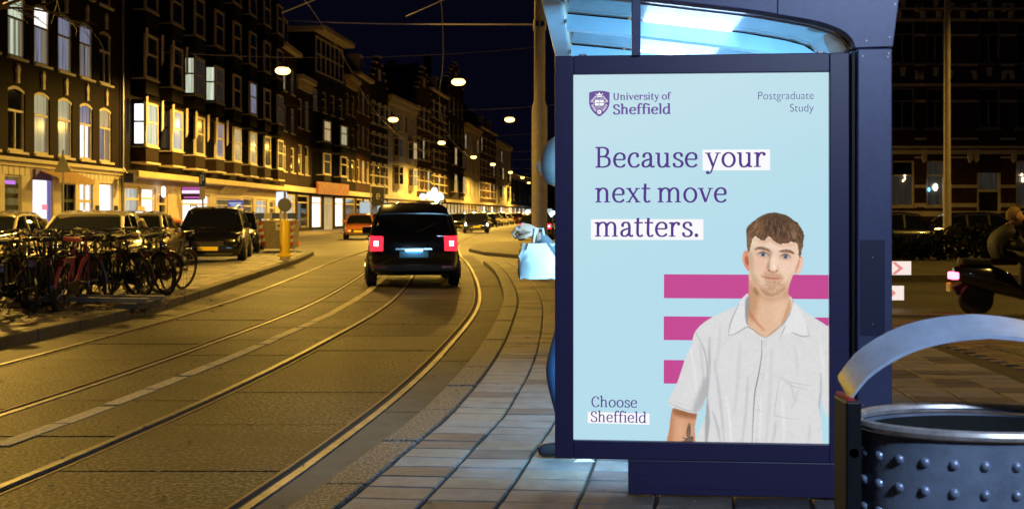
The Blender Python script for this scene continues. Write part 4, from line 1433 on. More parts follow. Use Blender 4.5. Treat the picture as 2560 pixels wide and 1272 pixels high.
# ---- long building with bays
B2a, B2b = 45.9, 74.0
b2, L2 = house('bay_window_building', 'long dark building with rows of oriel bay windows above a lit shop cornice', fpt(B2a), fpt(B2b), 17.0, M_brick3, [], z00=3.0)
lit1 = [('g', 'W'), ('p', 'd'), ('d', 'k'), ('b', 'k'), ('y', 'k'), ('y', 'k'), ('d', 'k'), ('d', 'k')]
lit2 = [('k', 'k'), ('k', 'k'), ('d', 'g'), ('d', 'g'), ('k', 'k'), ('b', 'k'), ('k', 'k'), ('d', 'k')]
M_sun = mat('sunblind', (.62, .52, .46), .7)
for fl, zz in enumerate((4.42, 7.45, 10.5, 13.5)):
    for k in range(8):
        x0 = 1.15 + 3.42 * k
        l, s = (lit1, lit2, [('k', 'k')] * 8, [('k', 'k')] * 8)[fl][k]
        w = bay(b2, x0, x0 + 1.55, zz, zz + 1.98, .62, l, s, apm=M_brick2 if fl == 0 else M_brick3, fm=M_cream if fl < 2 else mat('beige_paint', (.42, .36, .29), .6))
        if fl == 0:
            MB().box(x0 - .12, x0 + 1.66, -.70, -.002, zz - .78, zz - .70).build('ledge', M_cream, w)
        if (fl == 0 and k < 4) or (fl == 1 and k < 2):
            for xx in (x0 - .34, x0 + 1.62):
                MB().prism([(xx, zz + .75), (xx + .24, zz + .95), (xx + .26, zz + 2.2), (xx + .02, zz + 2.15)], -.76, -.72).build('sunblind', M_sun, w)
M_shopbrick = mat('shop_render', (.50, .42, .31), .65, var=.12, scale=2)
def s2(px): return fz(px) - B2a
shop2 = [(s2(313), s2(352), .1, 2.62, 'p'), (s2(355), s2(390), .35, 2.62, 'w'), (s2(398), s2(420), .05, 2.4, 'k'), (s2(457), s2(525), .05, 2.45, 'W'), (s2(541), s2(600), .5, 2.3, 'o'), (s2(608), s2(634), .1, 2.4, 'd'), (s2(640), s2(668), .4, 2.35, 'p'), (s2(674), s2(688), .1, 2.3, 'd')]
sf = MB()
wall_front(sf, L2, 3.0, [o[:4] for o in shop2], .3)
sf.build('shopfront', M_shopbrick, b2)
MB().box(0, L2, -.75, .05, 3.0, 3.28).build('cornice', mat('ochre_fascia', (.55, .44, .24), .6, var=.2, scale=2), b2, bevel=.03)
for (a, b, c, d, l) in shop2:
    wo = MB().box(a, a + .1, .08, .2, c, d).box(b - .1, b, .08, .2, c, d).box(a + .1, b - .1, .08, .2, d - .1, d).box(a + .1, b - .1, .07, .18, c + (d - c) * .76, c + (d - c) * .80).build('shop_window', M_cream, b2)
    MB().add([(a + .1, .16, c), (b - .1, .16, c), (b - .1, .16, d - .1), (a + .1, .16, d - .1)], [(0, 1, 2, 3)]).build('pane', PANES[l], wo)
a = s2(345)
MB().box(a, a + .9, .02, .05, .8, 1.75).build('poster_board', mat('poster_buff', (.55, .42, .3), .7, var=.3, scale=6), b2)
a = s2(440)
sg = MB().box(a, a + .12, -1.35, -.25, 2.1, 2.75).build('hanging_sign', M_black, b2)
MB().box(a - .01, a, -1.3, -.3, 2.42, 2.58).build('lit_lettering', emis('pink_neon', (1, .55, .95), 1.6), sg)
MB().box(a - .01, a, -1.2, -.4, 2.18, 2.27).build('lit_lettering', emis('magenta_neon', (.8, .15, .6), .7), sg)
MB().box(a - .01, a, -1.3, -.3, 2.63, 2.73).build('lit_strip', emis('magenta_neon', (.8, .15, .6), .7), sg)
a = s2(393)
MB().lathe([(.02, -.26), (.09, -.2), (.1, 0), (.09, .2), (.02, .26)], 12, (a, -.3, 2.45)).build('wall_lamp', emis('white_wall_lamp', (.95, .95, 1.0), 3), b2, smooth=True)
a = s2(560)
MB().box(a, a + .1, -1.1, -.2, 1.75, 2.2).build('blue_sign', mat('blue_sign', (.03, .05, .3), .4, emit=(.1, .15, .6), es=.35), b2)  # slight glow put into the blue; the sign is no lamp
MB().box(a - .008, a, -1.0, -.3, 1.98, 2.05).build('sign_stripe', emis('pale_sign', (.7, .75, 1), .8), b2)
MB().box(a - .008, a, -.95, -.4, 1.86, 1.92).build('sign_stripe', emis('pale_sign', (.7, .75, 1), .8), b2)
a = s2(545)
for i in range(9):
    MB().bar((a + i * .55, -.5, 2.98), (a + i * .55, -.1, 2.55), .09, .09).build('cornice_bracket', M_cream, b2)

# ---- the houses further along the street
def fcurve(px):
    tab = [(700, 74.0), (780, 84.6), (860, 94), (890, 99), (925, 106), (970, 114), (1045, 129), (1110, 146), (1160, 166), (1200, 184), (1240, 205), (1275, 228), (1300, 255)]
    z = interp(tab)(px)
    return ((px - 1280) / F * z, z)
def row_house(px0, px1, H, wall, label, nwin, floors, style, trim, litp=.15, shoplit='p', top='cornice', seed=1, name='terraced_house'):
    rr = random.Random(seed)
    P0, P1 = fcurve(px0), fcurve(px1)
    P1 = (P1[0] - (P1[0] - P0[0]) * .004, P1[1] - (P1[1] - P0[1]) * .004)
    L = math.hypot(P1[0] - P0[0], P1[1] - P0[1])
    g_h = 3.7
    fh = (H - g_h - .9) / floors
    ops, W = [], []
    gap = L / nwin
    for f in range(floors):
        for k in range(nwin):
            if style == 'bay' and f < 2: continue
            w = min(1.25, gap * .56)
            x = gap * (k + .5) - w / 2
            z = g_h + .75 + f * fh
            o = (x, x + w, z, z + fh * .64)
            ops.append(o)
            W.append((o, f))
    so = []
    ns = max(1, int(L / 3.2))
    for k in range(ns):
        x = L / ns * k + .35
        so.append((x, x + L / ns - .7, .35 if k % 2 == 0 else .1, 2.85))
    e, L = house(name, label, P0, P1, H, wall, ops + so)
    for (o, f) in W:
        l = rr.choice(['y', 'c', 'g', 'd']) if rr.random() < litp else rr.choice(['k', 'k', 'd'])
        window(e, *o, l, .64, fm=trim, mull=rr.random() < .4, fw=.10)
        if style == 'bands':
            MB().box(o[0] - .1, o[1] + .1, -.06, 0, o[3], o[3] + .22).build('lintel', trim, e)
    if style == 'bay':
        nb = max(1, nwin // 2)
        for f in range(2):
            for k in range(nb):
                wx = min(2.0, L / nb * .6)
                x = L / nb * (k + .5) - wx / 2
                z = g_h + .9 + f * fh
                bay(e, x, x + wx, z, z + fh * .66, .65, rr.choice(['y', 'd', 'k', 'c']), 'k', fm=trim, apron=.5, apm=wall, trans=.6)
    if style == 'bands':
        z = g_h + .5
        while z < H - .6:
            MB().box(0, L, -.035, -.001, z, z + .14).build('stone_band', trim, e)
            z += fh / 3
    for (a, b, c, d) in so:
        l = rr.choice([shoplit, shoplit, 'd', 'k', 'y'])
        w = MB().box(a, a + .1, .05, .15, c, d).box(b - .1, b, .05, .15, c, d).box(a + .1, b - .1, .05, .15, d - .1, d).box(a + .1, b - .1, .06, .14, 2.25, 2.33).build('shop_window', trim, e)
        MB().add([(a + .1, .12, c), (b - .1, .12, c), (b - .1, .12, d - .1), (a + .1, .12, d - .1)], [(0, 1, 2, 3)]).build('pane', PANES[l], w)
    MB().box(0, L, -.32, -.001, 3.05, 3.45).build('shop_fascia', trim, e)
    if top == 'cornice':
        MB().box(-.05, L + .05, -.55, .3, H - .1, H + .32).build('cornice', trim, e, bevel=.04)
        MB().box(0, L, -.2, 0, H - .7, H - .11).build('frieze', trim, e)
        for k in range(int(L / .8)):
            MB().box(.3 + k * .8, .48 + k * .8, -.45, -.2, H - .45, H - .12).build('cornice_bracket', trim, e)
    elif top == 'gable':
        st = []
        n = 5
        for k in range(n):
            st += [(L * .5 * k / n, H + 3.6 * k / n), (L * .5 * k / n, H + 3.6 * (k + 1) / n)]
        poly = [(0, H + .002)] + st + [(L - a, b) for a, b in reversed(st)] + [(L, H + .002)]
        MB().prism(poly, 0, .4).build('stepped_gable', wall, e)
        for k in range(n):
            for s in (0, 1):
                x = L * .5 * k / n
                x = x if s == 0 else L - x - L * .1
                MB().box(x - .05, x + L * .1 + .05, -.06, .45, H + 3.6 * (k + 1) / n, H + 3.6 * (k + 1) / n + .14).build('coping', trim, e)
        MB().prism([(L * .42, H + 1.2), (L * .58, H + 1.2), (L * .58, H + 2.4), (L * .42, H + 2.4)], -.02, -.001).build('gable_window', trim, e)
    elif top == 'mansard':
        MB().box(-.05, L + .05, -.45, .3, H - .1, H + .25).build('cornice', trim, e, bevel=.04)
        MB().add([(0, .1, H + .25), (L, .1, H + .25), (L, 2.2, H + 3.2), (0, 2.2, H + 3.2), (0, 9, H + .25), (L, 9, H + .25), (L, 7, H + 3.2), (0, 7, H + 3.2)],
                 [(0, 1, 2, 3), (3, 2, 6, 7), (4, 7, 6, 5), (0, 3, 7, 4), (1, 5, 6, 2)]).build('roof', mat('roof_slate', (.03, .03, .035), .6), e)
        for k in range(max(1, nwin // 2)):
            x = L / max(1, nwin // 2) * (k + .5)
            dm = MB().box(x - .7, x + .7, .2, 2.5, H + .4, H + 2.3).build('dormer', trim, e)
            MB().add([(x - .5, .19, H + .6), (x + .5, .19, H + .6), (x + .5, .19, H + 2.0), (x - .5, .19, H + 2.0)], [(0, 1, 2, 3)]).build('pane', PANES['k'], dm)
    if top in ('gable', 'mansard') or rr.random() < .5:
        x = L * rr.uniform(.15, .8)
        MB().box(x, x + .8, 3, 4, H, H + 4.3).build('chimney', wall, e)
    return e, L
M_trimA = mat('ivory_trim', (.60, .52, .38), .6)
M_trimB = mat('sand_trim', (.52, .43, .29), .65)
row_house(700, 742, 13.2, M_brick2, 'narrow brown brick house next to the long bay window building', 2, 3, 'plain', M_trimA, .1, 'd', 'mansard', 11)
e4, L4 = row_house(742, 776, 11.6, M_brick2, 'low brick house with bracketed pale cornice beside the gabled attic house', 2, 2, 'plain', M_trimA, .1, 'k', 'cornice', 12)
e5, L5 = row_house(777, 862, 12.6, M_brick3, 'black brick house with a wide glazed attic and two white bays', 4, 3, 'bay', M_trimA, .1, 'w', 'none', 13)
# glazed attic with projecting cornice
at_ = MB().box(.6, L5 - .8, -.1, 3, 12.6, 16.0).build('attic', M_brick3, e5)
MB().box(.3, L5 - .5, -1.1, 3.2, 16.0, 16.45).build('attic_cornice', M_trimA, at_, bevel=.06)
for k in range(6):
    w_ = (L5 - 2.0) / 6
    for j in range(2):
        a = 1.0 + k * w_
        MB().box(a + .06, a + w_ - .06, -.125, -.102, 13.0 + j * 1.35, 14.25 + j * 1.35).build('attic_pane', M_pane, at_)
for k in range(7):
    a = 1.0 + k * (L5 - 2.0) / 6
    MB().box(a - .06, a + .06, -.17, -.101, 12.95, 15.7).build('attic_mullion', M_trimA, at_)
for zz in (12.85, 14.25, 15.62):
    MB().box(.9, L5 - .9, -.16, -.102, zz, zz + .12).build('attic_rail', M_trimA, at_)
MB().box(.4, L5 - .4, -.5, -.33, 3.0, 4.0).build('sign_board', mat('rust_board', (.33, .12, .06), .6, var=.4, scale=3), e5)
row_house(862, 890, 13.5, M_brick3, 'narrow dark house with tall louvred shutters', 2, 3, 'plain', M_trimB, .1, 'd', 'cornice', 14)
row_house(890, 926, 14.5, M_brickred, 'red brick house with a row of pale attic windows', 3, 3, 'plain', M_trimA, .2, 't', 'mansard', 15)
row_house(926, 970, 14.0, M_brick3, 'stepped gable house banded in black brick and pale stone', 3, 3, 'bands', M_trimA, .1, 't', 'gable', 16)
row_house(970, 1042, 14.0, M_plaster, 'broad pale plastered house with bays behind the moving car', 4, 3, 'bay', M_trimA, .2, 'y', 'cornice', 17)
row_house(1042, 1078, 16.0, M_brickred, 'tall banded red brick house with stepped gable and chimney', 3, 3, 'bands', M_trimA, .2, 'p', 'gable', 18)
row_house(1078, 1118, 17.5, M_brick2, 'tall house with stone bands and a glowing blue globe sign at its foot', 3, 4, 'bands', M_trimA, .2, 'w', 'mansard', 19)
row_house(1118, 1160, 20.0, M_brick2, 'tallest house of the row with white bays', 4, 4, 'bay', M_trimA, .2, 'y', 'gable', 20)
row_house(1160, 1200, 15.5, M_plaster, 'cream plastered house halfway along the curved street', 4, 3, 'plain', M_trimB, .2, 'y', 'cornice', 21)
row_house(1200, 1240, 16.5, M_brickred, 'far red brick house with pale bands before the corner', 4, 3, 'bands', M_trimA, .2, 'w', 'mansard', 22)
row_house(1240, 1277, 15.5, M_plaster, 'last cream corner house at the bend of the street', 4, 3, 'bay', M_trimA, .2, 'w', 'cornice', 23)
row_house(1277, 1330, 10.0, M_brick3, 'distant dark low house beyond the corner house', 4, 2, 'plain', M_trimB, .3, 'w', 'cornice', 24)
# distant terrace that closes the view behind the pole and display
be, Lb = house('distant_terrace', 'distant dark terrace closing the view behind the big pole', (4, 300), (60, 300), 12, M_brick3, [])
for k in range(14):
    x = 1.0 + k * 3.9
    w = MB().box(x, x + 2.6, -.08, -.002, .5, 3.0).build('shop_window', M_grey, be)
    MB().box(x + .15, x + 2.45, -.1, -.081, .65, 2.85).build('pane', PANES['W' if k % 3 == 0 else 't'], w)

# pavement strip along the houses
pv = MB()
pts = [fpt(z) for z in (28, 45, 60, 74)] + [fcurve(p) for p in (780, 860, 925, 970, 1045, 1110, 1160, 1200, 1240, 1275, 1300)]
vs, fs = [], []
for i, p in enumerate(pts):
    for (dx, dz) in ((-.5, .11), (2.9, .11), (2.9, -.05)):
        vs.append((p[0] + dx, p[1], dz))
    if i:
        a, b = (i - 1) * 3, i * 3
        fs += [(a, a + 1, b + 1, b), (a + 1, a + 2, b + 2, b + 1)]
tag(pv.add(vs, fs).build('pavement', M_tiles[1]), 'pavement along the foot of the shops', kind='structure')

# ---- dark terrace on the right, facing the tram stop
RY = 58.0
RX0 = 15.0
sc_ = F / RY
def rx(px): return (px - 1280) / sc_ - RX0
def rz_(py): return EYE - (py - HZ) / sc_
opsR, WR = [], []
cols = [(2100, 2146), (2165, 2205), (2228, 2286), (2316, 2362), (2446, 2500), (2540, 2592), (2625, 2675)]
for (a, b) in cols:
    for f, (t, bt) in enumerate(((402, 516), (220, 322), (52, 160), (-110, -10))):
        if f == 0 and a == 2446:
            o = (rx(a - 4), rx(b + 2), .25, rz_(432))
        else:
            o = (rx(a), rx(b), rz_(bt), rz_(t))
        opsR.append(o)
        WR.append((o, f, a))
rt, LR = house('dark_terrace', 'dark red brick terrace with pale stone bands and a doorway facing the side road', (RX0, RY), (36, RY), 17.5, brickmat('night_brick', (.045, .018, .014), (.06, .025, .018), (.05, .04, .035)), opsR)
for (o, f, a) in WR:
    if f == 0 and a == 2446:
        d = MB().box(o[0], o[0] + .12, .02, .14, o[2], o[3]).box(o[1] - .12, o[1], .02, .14, o[2], o[3]).box(o[0] + .12, o[1] - .12, .02, .14, 2.6, 2.75).build('door', M_stone, rt)
        MB().box(o[0] + .12, o[1] - .12, .08, .12, o[2], 2.6).build('door_leaf', M_black, d)
        MB().box(o[0] + .12, o[1] - .12, .09, .12, 2.75, o[3]).build('pane', PANES['d'], d)
    else:
        window(rt, *o, 'k' if f else ('c' if a == 2228 else 'd'), .68, fm=M_stone if f == 0 else mat('dull_paint', (.25, .22, .2), .6), fw=.09, mull=(f > 0), lits=('d', 'k') if (f == 0 and a == 2228) else None)
    if f:
        xm = (o[0] + o[1]) / 2
        for dx, tl in ((-.75, -.12), (0, 0), (.75, .12)):
            zb = o[3] + .45 + (.18 if dx == 0 else 0)
            MB().prism([(xm + dx - .1, zb), (xm + dx + .1, zb), (xm + dx + .16 + tl, zb + .5), (xm + dx - .16 + tl, zb + .5)], -.06, -.001).build('keystone', M_stone, rt)
bands = [(528, 541, .12), (376, 386, .25), (366, 372, .4), (392, 396, .06), (462, 470, .05), (508, 518, .06), (345, 350, .06), (250, 257, .05), (209, 217, .08), (160, 166, .06), (86, 92, .05), (48, 54, .08), (22, 26, .25)]
for (a, b, dp) in bands:
    if dp <= .06:
        edges = sorted([(c0, c1) for c0, c1 in cols])
        xs = [2040] + [v for c in edges for v in c] + [2740]
        for i in range(0, len(xs), 2):
            MB().box(rx(xs[i]) + .02, rx(xs[i + 1]) - .02, -dp, -.001, rz_(b), rz_(a)).build('stone_band', M_stone, rt)
    else:
        MB().box(0, LR, -dp, -.001, rz_(b), rz_(a)).build('string_course', M_stone, rt)
for px in (2215, 2302, 2416, 2432, 2525):
    MB().prism([(rx(px), rz_(375)), (rx(px + 12), rz_(375)), (rx(px + 11), rz_(402)), (rx(px + 4), rz_(408)), (rx(px), rz_(398))], -.26, -.13).build('console', M_stone, rt)
for px in (2240, 2300, 2340, 2400, 2470, 2520, 2580):
    MB().box(rx(px), rx(px + 10), -.24, -.002, rz_(46), rz_(30)).build('console', M_stone, rt)
for (px, py) in ((2262, 440), (2262, 447), (2258, 452)):
    MB().lathe([(.02, -.06), (.06, 0), (.02, .06)], 8, (rx(px), .0, rz_(py))).build('candle_lamp', emis('candle', (1, .7, .4), 4), rt)
MB().lathe([(.03, -.2), (.13, -.05), (.1, .12), (.02, .2)], 10, (rx(2338), -.03, rz_(468))).build('porch_lamp', emis('porch_glow', (1, .95, .75), 6), rt)
MB().lathe([(.03, -.12), (.09, 0), (.03, .12)], 10, (rx(2322), -.03, rz_(474))).build('porch_lamp', emis('cyan_glow', (.2, .6, 1), 2), rt)
for (px, py) in ((2554, 437), (2556, 446), (2556, 452)):
    MB().lathe([(.02, -.08), (.08, 0), (.02, .08)], 8, (rx(px), -.03, rz_(py))).build('candle_lamp', MATS['candle'], rt)

# ------------------------------------------------------------------ street lamps, wires, poles
def lamp_mesh():
    e = empty('street_lamp', (0, 0, 0))
    MB().lathe([(.03, .36), (.08, .33), (.15, .27), (.24, .19), (.27, .13), (.26, .12)], 20).build('housing', mat('lamp_housing', (.2, .19, .18), .5), e, smooth=True)
    MB().lathe([(.25, .12), (.33, .05), (.35, -.02), (.32, -.09), (.23, -.15), (.10, -.18), (.02, -.185)], 20).build('lens', M_lamp, e, smooth=True)
    MB().tube([(0, 0, .33), (0, 0, .62)], .02, 6).build('hanger', M_wire, e)
    return e
proto = lamp_mesh()
LH = 8.0
def lamp(x, y, h, label, group, w=1.0):
    global proto
    e = copy_tree(proto)
    e.location = (x, y, h)
    tag(e, label, 'street lamp', group)
    li = bpy.data.lights.new('sodium_light', 'SPOT')
    li.energy = LAMP_W * w
    li.color = SODIUM
    li.spot_size = math.radians(176)
    li.spot_blend = .22
    li.shadow_soft_size = .22
    o = bpy.data.objects.new('sodium_light', li)
    COL.objects.link(o)
    o.parent = e
    o.location = (0, 0, -.30)
    return e
left = [(707, 177), (983, 299), (1104, 357), (1184, 393), (1232, 411), (1276, 431), (1306, 444), (1322, 457)]
right = [(1146, 205), (1274, 299), (1380, 389)]
ORD = ['first', 'second', 'third', 'fourth', 'fifth', 'sixth', 'seventh', 'eighth']
spans = []
for i, (px, py) in enumerate(left):
    y = F * (LH - EYE) / (HZ - py)
    x = (px - 1280) / F * y
    lamp(x, y, LH, f'{ORD[i]} sodium street lamp over the left lane counted from the long bay window building', 'sodium lamps over the left lane', 1.3 if i == 0 else 2.1)
    spans.append((x, y))
for i, (px, py) in enumerate(right):
    y = F * (LH - EYE) / (HZ - py)
    x = (px - 1280) / F * y
    lamp(x, y, LH, f'{ORD[i]} sodium street lamp over the tram tracks counted from the big pole', 'sodium lamps over the tram tracks', 1.0)
    if i == 2: spans.append((x - 9, y))
lamp(-10.6, 19.5, 5.8, 'sodium street lamp high above the silver hatchback', 'sodium lamps over the left lane', 1.0)
lamp(-4.6, 27.5, LH, 'sodium street lamp high above the driving people carrier', 'sodium lamps over the tram tracks', .22)
lamp(-9.5, 11.0, LH, 'sodium street lamp high above the near end of the bicycle island', 'sodium lamps over the left lane', .10)
lamp(5.0, 38.0, LH, 'sodium street lamp over the crossing behind the display', 'sodium lamps over the side road', .35)
lamp(19.0, 26.0, LH, 'sodium street lamp over the side road near the dark terrace', 'sodium lamps over the side road', .4)
lamp(10.5, 12.0, LH, 'sodium street lamp over the brick pavement beside the moped', 'sodium lamps over the side road', .28)
for ch in list(proto.children):
    bpy.data.objects.remove(ch)
bpy.data.objects.remove(proto)

def wire(a, b, r, label, group=None, sag=.15, m=None):
    a, b = Vector(a), Vector(b)
    pts = []
    for i in range(13):
        t = i / 12
        p = a.lerp(b, t)
        p.z -= sag * 4 * t * (1 - t)
        pts.append(p)
    return tag(MB().tube(pts, r, 5).build('overhead_wire', m or M_wire), label, 'wire', group)
for i, (x, y) in enumerate(spans[:7]):
    wire((x - 7.5, y, LH + 1.0), (x + 12, y, LH + 1.1), .014, f'thin span wire carrying the {ORD[i]} left lane lamp across the street', 'lamp span wires', .45)
wire((fpt(67)[0], 67, 13.8), AT(1352, 62, 22), .017, 'thick insulated span wire running from the big pole to the houses', sag=.12)
wire(AT(1352, 62, 22), (6.5, 20, 5.4), .014, 'short span wire leaving the big pole over the shelter', sag=.05)
wire((7.5, 30, 6.2), (34, 40, 13.4), .012, 'thin wire crossing in front of the dark terrace', sag=.2)
for off, lb in ((-.72, 'contact wire above the platform side tram track'), (-3.3, 'contact wire above the island side tram track')):
    pts = [(fD(z) + off, z, 5.45) for z in [0 + 3 * i for i in range(50)]]
    tag(MB().tube(pts, .008, 5).build('contact_wire', M_wire), lb, 'wire')
wire(AT(705, 33, 14), AT(900, -45, 11), .008, 'short bright wire piece above the long bay window building', sag=0)
wire(AT(1015, 42, 16), AT(1250, -62, 11), .008, 'faint wire rising over the tram tracks', sag=0)

# big pole beside the platform
PB = (AT(1349, 600, 22)[0], 22.0)
pole = empty('tram_pole', (PB[0], PB[1], 0), 0, 'thick stepped grey tram pole behind the display', 'pole')
MB().lathe([(.165, 0), (.16, 3.55), (.155, 3.62), (.118, 3.72), (.115, 3.74)], 24).build('lower_shaft', M_pole, pole, smooth=True)
MB().lathe([(.113, 3.7), (.105, 9.5), (.02, 9.55)], 24).build('upper_shaft', M_pole, pole, smooth=True)
MB().lathe([(.13, 5.2), (.13, 5.42)], 16).build('clamp', M_wire, pole)
for s in (-1, 1):
    MB().box(s * .06 - .035, s * .06 + .035, -.16, -.13, 5.27, 5.37).build('clamp_plate', M_chrome, pole)
P2 = (AT(2368, 500, 31)[0], 31.0)
pole2 = empty('lamp_pole', (P2[0], P2[1], .1), 0, 'slim grey lamp pole in front of the dark terrace', 'pole')
MB().lathe([(.115, 0), (.11, 2.2), (.10, 2.26), (.085, 9.5), (.02, 9.6)], 20).build('shaft', M_pole, pole2, smooth=True)
MB().box(-.07, .07, -.13, -.09, .5, .9).build('access_door', M_pole, pole2)

# ------------------------------------------------------------------ signs and small street furniture
def post_sign(name, label, px, ybase, h, parts):
    p = G(px, ybase)
    e = empty(name, (p[0], p[1], 0), 0, label, 'sign')
    MB().tube([(0, 0, 0), (0, 0, h)], .035, 8).build('post', M_grey, e)
    return e, p
e, p = post_sign('triangle_sign', 'grey back of a triangular road sign in front of the shopfront', 158, 639, 3.55, 0)
yy = p[1]
tz = EYE - (388 - HZ) / F * yy
MB().prism([(-.26, tz - .58), (.26, tz - .58), (.28, tz - .53), (.03, tz), (-.03, tz), (-.28, tz - .53)], -.05, -.038).build('sign_plate', mat('sign_back', (.45, .43, .38), .5, .2), e)
e, p = post_sign('parking_sign', 'blue parking sign with white letter P above a pale subplate', 507, 627, 3.0, 0)
yy = p[1]
zt = EYE - (434 - HZ) / F * yy
zb = EYE - (466 - HZ) / F * yy
zc = EYE - (498 - HZ) / F * yy
M_bl = mat('sign_blue', (.02, .06, .30), .4)
sp_ = MB().box(-.13, .13, -.06, -.045, zb, zt).build('sign_plate', M_bl, e)
pw = MB().box(-.07, -.03, -.066, -.0605, zb + .08, zt - .06).box(-.029, .06, -.066, -.0605, zt - .10, zt - .06).box(-.029, .06, -.066, -.0605, zt - .26, zt - .22).box(.025, .065, -.066, -.0605, zt - .219, zt - .101)
pw.build('letter_p', M_white, sp_)
MB().box(-.11, .11, -.06, -.045, zc, zb - .02).build('sub_plate', M_cream, e)
# lit blue box sign on a bracket
p = AT(704, 498, 66)
e = empty('light_box_sign', p, .3, 'small glowing pale blue light box sign on a thin post', 'sign')
MB().box(-.32, .32, -.1, .1, -.45, .45).build('lit_case', emis('pale_blue_box', (.62, .72, 1.0), 1.5), e, bevel=.03)
MB().tube([(0, .12, .6), (0, .12, -p[2])], .045, 8).build('post', M_grey, e)
q = AT(432, 556, 47)
e = empty('parasol', (q[0], q[1], .11), 0, 'tilted orange parasol behind the black estate car', 'parasol')
hz_ = q[2] - .11
MB().loft([[(-.32 + .02 * math.cos(u), .35 * math.sin(u), hz_ - .05 + .36 * math.cos(u)) for u in [2 * math.pi * k / 14 for k in range(14)]], [(.38, .05 * math.sin(u), hz_ + .05 + .06 * math.cos(u)) for u in [2 * math.pi * k / 14 for k in range(14)]]]).build('canopy', mat('orange_canvas', (.75, .20, .07), .7), e)
MB().tube([(.05, 0, 0), (.05, 0, hz_)], .03, 6).build('pole', M_grey, e)
# yellow bollard with round sign
p = G(712, 641, 1.3)
e = empty('traffic_bollard', (p[0], p[1], .1), 0, 'yellow traffic bollard topped by a round sign at the island tip', 'bollard')
k_ = p[1] / F
MB().lathe([(.22, 0), (.22, .05), (.155, .07), (.15, 1.05), (.12, 1.12), (.05, 1.14)], 20).build('yellow_base', mat('bollard_yellow', (.75, .52, .01), .35), e, smooth=True)
MB().tube([(0, 0, 1.1), (0, 0, 2.0)], .04, 8).build('post', M_grey, e)
MB().lathe([(.20, 0), (.20, .03)], 28, (0, -.06, 1.58), 'y').build('round_plate', mat('sign_disc', (.04, .045, .09), .4), e, smooth=True)
MB().lathe([(.215, 0), (.215, .02)], 28, (0, -.025, 1.58), 'y').build('plate_rim', M_grey, e, smooth=True)
# skip with barrier
p = G(692, 628)
e = empty('waste_skip', (p[0], p[1], 0), .06, 'grey metal waste skip with red and white warning stripes', 'skip')
e.scale = (.60, .6, .66)
M_sk = mat('skip_grey', (.30, .26, .20), .6, var=.25, scale=3)
MB().prism([(-1.15, 1.75), (1.2, 1.75), (1.05, .15), (-.85, .15)], -.05, 1.7).build('tub', M_sk, e)
for xx in (-.55, .25, .9):
    MB().box(xx - .05, xx + .05, -.11, -.051, .2, 1.72).build('rib', M_sk, e)
for xx, s in ((-1.0, .16), (1.05, -.08)):
    for k in range(7):
        z = 1.62 - k * .19
        dx = (k * .19) * s
        MB().prism([(xx + dx - .13, z - .17), (xx + dx + .13, z - .09), (xx + dx + .13, z + .10), (xx + dx - .13, z + .02)], -.14, -.12).build('warning_stripe', mat('stripe_red', (.55, .05, .04), .5) if k % 2 == 0 else M_white, e)
MB().box(-.05, .4, -.14, -.12, 1.2, 1.68).build('notice', M_white, e)
MB().box(.08, .22, -.146, -.1405, 1.4, 1.5).build('notice_mark', M_black, e)
e2 = empty('barrier_board', (p[0], p[1] - .3, 0), .06, 'blue and white striped barrier board above the skip', 'barrier')
e2.scale = (.58, .6, .66)
for k in range(5):
    MB().box(-1.2 + k * .5, -.702 + k * .5, -.03, .0, 1.85, 2.18).build('board_panel', M_bl if k % 2 == 0 else M_white, e2)
for xx in (-1.1, 1.2):
    MB().box(xx - .03, xx + .03, 0, .05, 0, 2.18).build('leg', M_grey, e2)
for i, (px, py, lb) in enumerate(((727, 616, 'orange traffic cone close beside the waste skip'), (740, 612, 'smaller looking orange traffic cone on the far side of the skip'))):
    p = G(px, py)
    e = empty('traffic_cone', (p[0], p[1], 0), 0, lb, 'traffic cone')
    MB().box(-.21, .21, -.21, .21, 0, .04).build('base', mat('cone_orange', (.75, .14, .05), .5), e)
    MB().lathe([(.15, .04), (.035, .78), (.02, .79)], 16).build('cone', MATS['cone_orange'], e, smooth=True)
    MB().lathe([(.108, .33), (.083, .49)], 16).build('sleeve', M_white, e)
# white frosted panels standing by the road
for i, (a, b, lb) in enumerate(((900, 926, 'frosted glowing panel left of the leaning mast'), (944, 967, 'frosted glowing panel right of the leaning mast'))):
    q = AT((a + b) / 2, 530, 92)
    e = empty('display_panel', (q[0], q[1], .1), .12, lb, 'panel')
    w = (b - a) / F * 92 / 2
    MB().box(-w, w, -.06, .0, .35, 2.3).build('lit_face', PANES['t'], e)
    MB().box(-w - .04, w + .04, .001, .1, .0, 2.35).build('case', M_grey, e)
q = AT(945, 492, 88)
e = empty('projecting_sign', q, .1, 'square black projecting sign with swirl emblem over the frosted panels', 'sign')
MB().box(-.5, .5, -.05, .05, -.75, .75).build('board', M_black, e)
MB().tube([(.16 * math.cos(t) * (1 - t / 14), -.07, .3 * math.sin(t) * (1 - t / 14)) for t in [i * .35 for i in range(30)]], .02, 5).build('emblem', M_cream, e)
MB().tube([(.55, 0, -.2), (.55, 0, .95), (-.1, 0, .95)], .04, 6).build('bracket', M_grey, e)
MB().tube([(-.6, 0, .9), (-.6, 0, -q[2])], .05, 6).build('post', M_pole, e)
